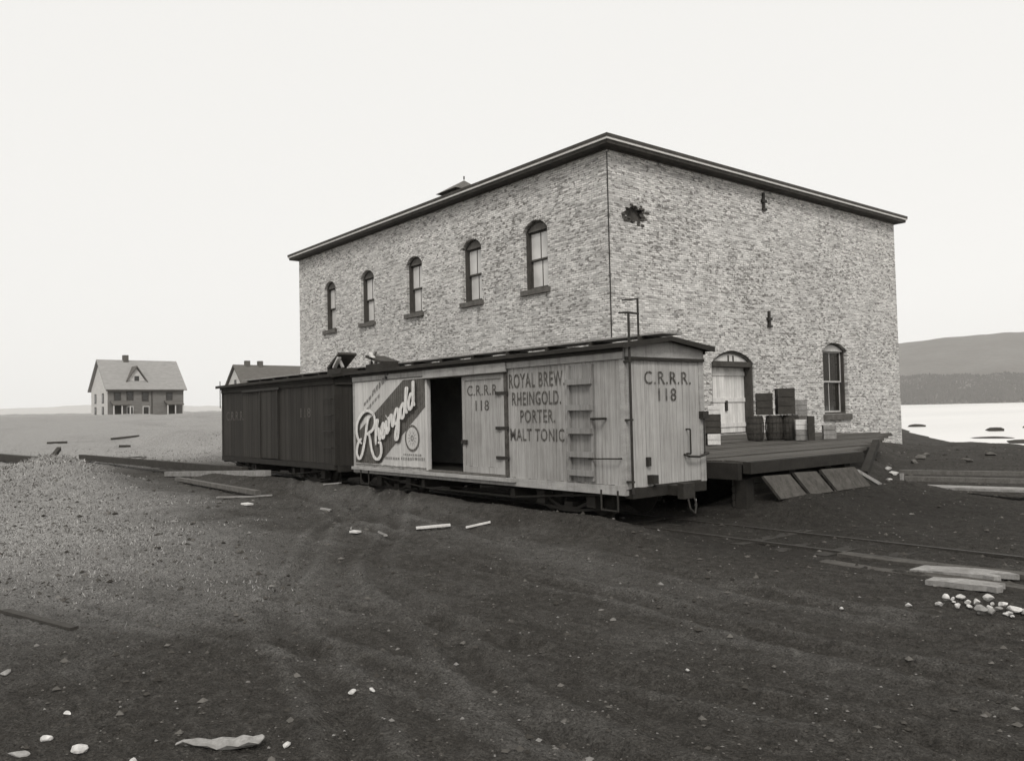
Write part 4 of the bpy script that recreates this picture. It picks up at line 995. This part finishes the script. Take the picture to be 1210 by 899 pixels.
# ------------------------------------------------------------------ far houses
def house(name, label, c, fd, L, D, z0, ze, zr, wall_m, gable_m, roof_m, chim, grp='far wooden houses'):
    """c: near-left corner; fd: unit vector along the front; depth runs away on the left-hand side"""
    f = Vector((fd[0], fd[1], 0)).normalized(); b = Vector((-f.y, f.x, 0)); c = Vector((c[0], c[1], 0))
    Q = lambda u, v, z: tuple(c + f * u + b * v + Vector((0, 0, z)))
    T = thing(name, label, 'house', tuple(c + f * L / 2 + b * D / 2 + Vector((0, 0, z0))), grp)
    for v in (0, D): MB().add([Q(0, v, z0), Q(L, v, z0), Q(L, v, ze), Q(0, v, ze)], [(0, 1, 2, 3)]).build('wall', wall_m, T)
    for u in (0, L): MB().add([Q(u, 0, z0), Q(u, D, z0), Q(u, D, ze), Q(u, D / 2, zr - .1), Q(u, 0, ze)], [(0, 1, 2, 3, 4)]).build('gable_wall', gable_m, T)
    e_ = .4; s_ = (zr - ze) / (D / 2)
    for (v0, v1) in ((-e_, D / 2), (D + e_, D / 2)):
        zz = ze - e_ * s_ + .1
        MB().prism([Q(-e_, v0, zz), Q(L + e_, v0, zz), Q(L + e_, v1, zr + .1), Q(-e_, v1, zr + .1)], (0, 0, .18)).build('roof', roof_m, T)
    for (u, v, h_) in chim: MB().add(*(lambda m: (m.v, m.f))(MB().prism([Q(u - .35, v - .35, zr - 1), Q(u + .35, v - .35, zr - 1), Q(u + .35, v + .35, zr - 1), Q(u - .35, v + .35, zr - 1)], (0, 0, 1 + h_)))).build('chimney', 'chimney', T)
    return T, Q
def hwin(T, Q, u, z, w_, h_, v=-.04, mat='sash_light', gable=False):
    K = (lambda a, d, zz: Q(a, d, zz)) if not gable else (lambda a, d, zz: Q(d, a, zz))
    fr = MB().prism([K(u - w_ / 2, v, z), K(u + w_ / 2, v, z), K(u + w_ / 2, v, z + h_), K(u - w_ / 2, v, z + h_)], Vector(K(0, .06, 0)) - Vector(K(0, 0, 0))).build('window', mat, T)
    MB().prism([K(u - w_ / 2 + .12, v - .02, z + .12), K(u + w_ / 2 - .12, v - .02, z + .12), K(u + w_ / 2 - .12, v - .02, z + h_ - .12), K(u - w_ / 2 + .12, v - .02, z + h_ - .12)], Vector(K(0, .015, 0)) - Vector(K(0, 0, 0))).build('pane', 'pane_dark', fr)
T, Q = house('gabled_house', 'large pale roofed wooden house with a central front gable on the far left field', (-126.0, 28.9), (-.05, .9987), 10.6, 8.0, 1.9, 6.45, 10.5, 'house_grey', 'house_white', 'house_roof', [(3.6, 4.0, 1.0)])
# front gable
m = MB(); g0, g1, gm = 3.05, 5.35, 4.2
MB().add([Q(g0, .9, 6.9), Q(g1, .9, 6.9), Q(g1, .9, 7.7), Q(gm, .9, 9.4), Q(g0, .9, 7.7)], [(0, 1, 2, 3, 4)]).build('gable_face', 'house_white', T)
for (a, b) in ((g0 - .35, gm), (g1 + .35, gm)):
    MB().prism([Q(a, .6, 7.3), Q(b, .6, 9.55), Q(b, 3.4, 9.55), Q(a, 3.4, 7.3)], (0, 0, .22)).build('gable_roof', 'house_roof_dark', T)
hwin(T, Q, gm, 7.3, .9, 1.1, .84)
for u, z in ((1.3, 4.6), (3.0, 4.75), (5.1, 4.6), (8.5, 4.6), (3.0, 2.6), (5.2, 2.6)): hwin(T, Q, u, z, .95, 1.3, mat='sash_light' if z < 4 else 'trim_dark')
for u in (2.2, 5.8): hwin(T, Q, u, 4.4, .9, 1.4, gable=True, mat='trim_dark'); hwin(T, Q, u, 2.5, .9, 1.4, gable=True, mat='trim_dark')
for (u0, u1) in ((.3, 2.7), (7.7, 10.1)):
    MB().prism([Q(u0, -1.6, 4.0), Q(u1, -1.6, 4.0), Q(u1, -.05, 4.55), Q(u0, -.05, 4.55)], (0, 0, .15)).build('porch_roof', 'house_roof_dark', T)
    for u in (u0 + .1, (u0 + u1) / 2, u1 - .1): MB().prism([Q(u - .07, -1.5, 1.9), Q(u + .07, -1.5, 1.9), Q(u + .07, -1.36, 1.9), Q(u - .07, -1.36, 1.9)], (0, 0, 2.15)).build('porch_post', 'house_white', T)
    d_ = MB().prism([Q((u0 + u1) / 2 - .5, -.06, 2.1), Q((u0 + u1) / 2 + .5, -.06, 2.1), Q((u0 + u1) / 2 + .5, -.06, 4.0), Q((u0 + u1) / 2 - .5, -.06, 4.0)], Vector(Q(0, .05, 0)) - Vector(Q(0, 0, 0))).build('door', 'trim_dark', T)
MB().prism([Q(5.95, -.05, 1.9), Q(6.1, -.05, 1.9), Q(6.1, -.05, 6.3), Q(5.95, -.05, 6.3)], Vector(Q(0, .04, 0)) - Vector(Q(0, 0, 0))).build('corner_board', 'trim_dark', T)
MB().prism([Q(-.3, -.42, 6.05), Q(10.5, -.42, 6.05), Q(10.5, -.42, 6.25), Q(-.3, -.42, 6.25)], Vector(Q(0, .04, 0)) - Vector(Q(0, 0, 0))).build('eave_board', 'trim_dark', T)

T, Q = house('long_house', 'dark roofed house with two chimneys behind the dark railway car', (-120.5, 46.6), (-.05, .9987), 14, 7.0, 1.9, 6.2, 9.75, 'house_grey', 'house_white', 'house_roof_dark', [(1.9, 3.5, .9), (4.0, 3.5, .9)])
for u in (1.5, 4.2, 7.0, 10): hwin(T, Q, u, 4.3, .95, 1.3, mat='trim_light')
hwin(T, Q, 3.5, 6.6, .8, 1.1, gable=True, mat='trim_dark')

# ------------------------------------------------------------------ loose gravel and dry grass (nobody could count these)
def scatter(n, rmin, rmax, power):
    a = np.radians(RNG.uniform(104, 180, n)); q = RNG.random(n) ** power
    r = rmin * (rmax / rmin) ** q
    return r * np.cos(a), r * np.sin(a)
n = 42000
px, py = scatter(n, 3.5, 40, .9)
keep = np.ones(n, bool); Lp = tone(px, py)
keep &= RNG.random(n) < .35 + .65 * Lp
keep &= shore(px, py) < -12
px, py = px[keep], py[keep]; n = len(px); d = np.hypot(px, py)
s = RNG.uniform(.004, .012, n) * (.7 + .08 * d) * (1 + 1.6 * (RNG.random(n) > .93)); pz = ground_z(px, py)
octv = np.array([[1, 0, 0], [-1, 0, 0], [0, 1, 0], [0, -1, 0], [0, 0, .6], [0, 0, -.4]], float)
octf = np.array([[0, 2, 4], [2, 1, 4], [1, 3, 4], [3, 0, 4], [2, 0, 5], [1, 2, 5], [3, 1, 5], [0, 3, 5]])
Vp = octv[None] * s[:, None, None] * RNG.uniform(.6, 1.3, (n, 6, 1)); ca = RNG.uniform(0, 6.28, n)
x_ = Vp[:, :, 0] * np.cos(ca)[:, None] - Vp[:, :, 1] * np.sin(ca)[:, None]; y_ = Vp[:, :, 0] * np.sin(ca)[:, None] + Vp[:, :, 1] * np.cos(ca)[:, None]
Vp[:, :, 0] = x_ + px[:, None]; Vp[:, :, 1] = y_ + py[:, None]; Vp[:, :, 2] += pz[:, None] + s[:, None] * .1
Fp = octf[None] + (np.arange(n) * 6)[:, None, None]
t = NT('gravel', .95, .15); ge = t.n('ShaderNodeNewGeometry')
t.base(t.ramp(ge.outputs['Random Per Island'], [(0, g(.03)), (.5, g(.06)), (.9, g(.13)), (1, g(.22))])); M['gravel'] = t.m
gv = np_mesh('gravel', Vp.reshape(-1, 3), Fp.reshape(-1, 3), M['gravel']); stuff(gv); tag(gv, 'loose cinders and gravel scattered over the yard', 'gravel')

n = 120000
px, py = scatter(n, 4.5, 60, .8)
Lp = tone(px, py) + .35 * fbm(px / 1.1, py / 1.1, 3)
keep = (RNG.random(n) < np.clip(Lp * 1.5 - .45, 0, 1) * (1 - smooth(30, 55, np.hypot(px, py)))) & (shore(px, py) < -14)
hump = np.exp(-(((px + 31) / 6) ** 2 + ((py - 5.2) / 1.7) ** 2)); 
px, py, hump = px[keep], py[keep], hump[keep]; n = len(px); d = np.hypot(px, py); pz = ground_z(px, py)
h = RNG.uniform(.010, .034, n) * (1 + 1.3 * hump) * (1 + d / 45); aw = RNG.uniform(0, 6.28, n); wd = h * .09 + .0012 * d * .35
lx = RNG.normal(0, .7, n) * h; ly = RNG.normal(0, .7, n) * h
nb = 3; Vg = np.zeros((n, nb, 3, 3))
for b in range(nb):
    a = aw + b * 2.1; ox = RNG.normal(0, .025, n) * (1 + d / 20); oy = RNG.normal(0, .025, n) * (1 + d / 20)
    Vg[:, b, 0] = np.stack([px + ox - wd * np.cos(a), py + oy - wd * np.sin(a), pz - .01], 1)
    Vg[:, b, 1] = np.stack([px + ox + wd * np.cos(a), py + oy + wd * np.sin(a), pz - .01], 1)
    Vg[:, b, 2] = np.stack([px + ox + lx * np.cos(b) + ly * np.sin(b), py + oy + ly * np.cos(b) - lx * np.sin(b), pz + h * RNG.uniform(.6, 1.1, n)], 1)
Fg = np.arange(n * nb * 3).reshape(-1, 3)
t = NT('dry_grass', .9, .1); ge = t.n('ShaderNodeNewGeometry')
t.base(t.ramp(ge.outputs['Random Per Island'], [(0, g(.08)), (.5, g(.27)), (1, g(.44))])); M['grass'] = t.m
gg = np_mesh('dry_grass', Vg.reshape(-1, 3), Fg, M['grass']); stuff(gg); tag(gg, 'short dry grass over the pale left side of the yard', 'grass')

# ------------------------------------------------------------------ damp air over the bay
hz = MB().box(-2420, 2420, -2420, 2420, -7.0, 190).build('haze', 'ground')
t = bpy.data.materials.new('haze'); t.use_nodes = True; t.node_tree.nodes.clear()
vo = t.node_tree.nodes.new('ShaderNodeVolumePrincipled'); vo.inputs['Density'].default_value = .00013; vo.inputs['Color'].default_value = g(1.0, .3)
vo.inputs['Anisotropy'].default_value = .2
oo = t.node_tree.nodes.new('ShaderNodeOutputMaterial'); t.node_tree.links.new(vo.outputs[0], oo.inputs['Volume'])
hz.data.materials.clear(); hz.data.materials.append(t); stuff(hz)
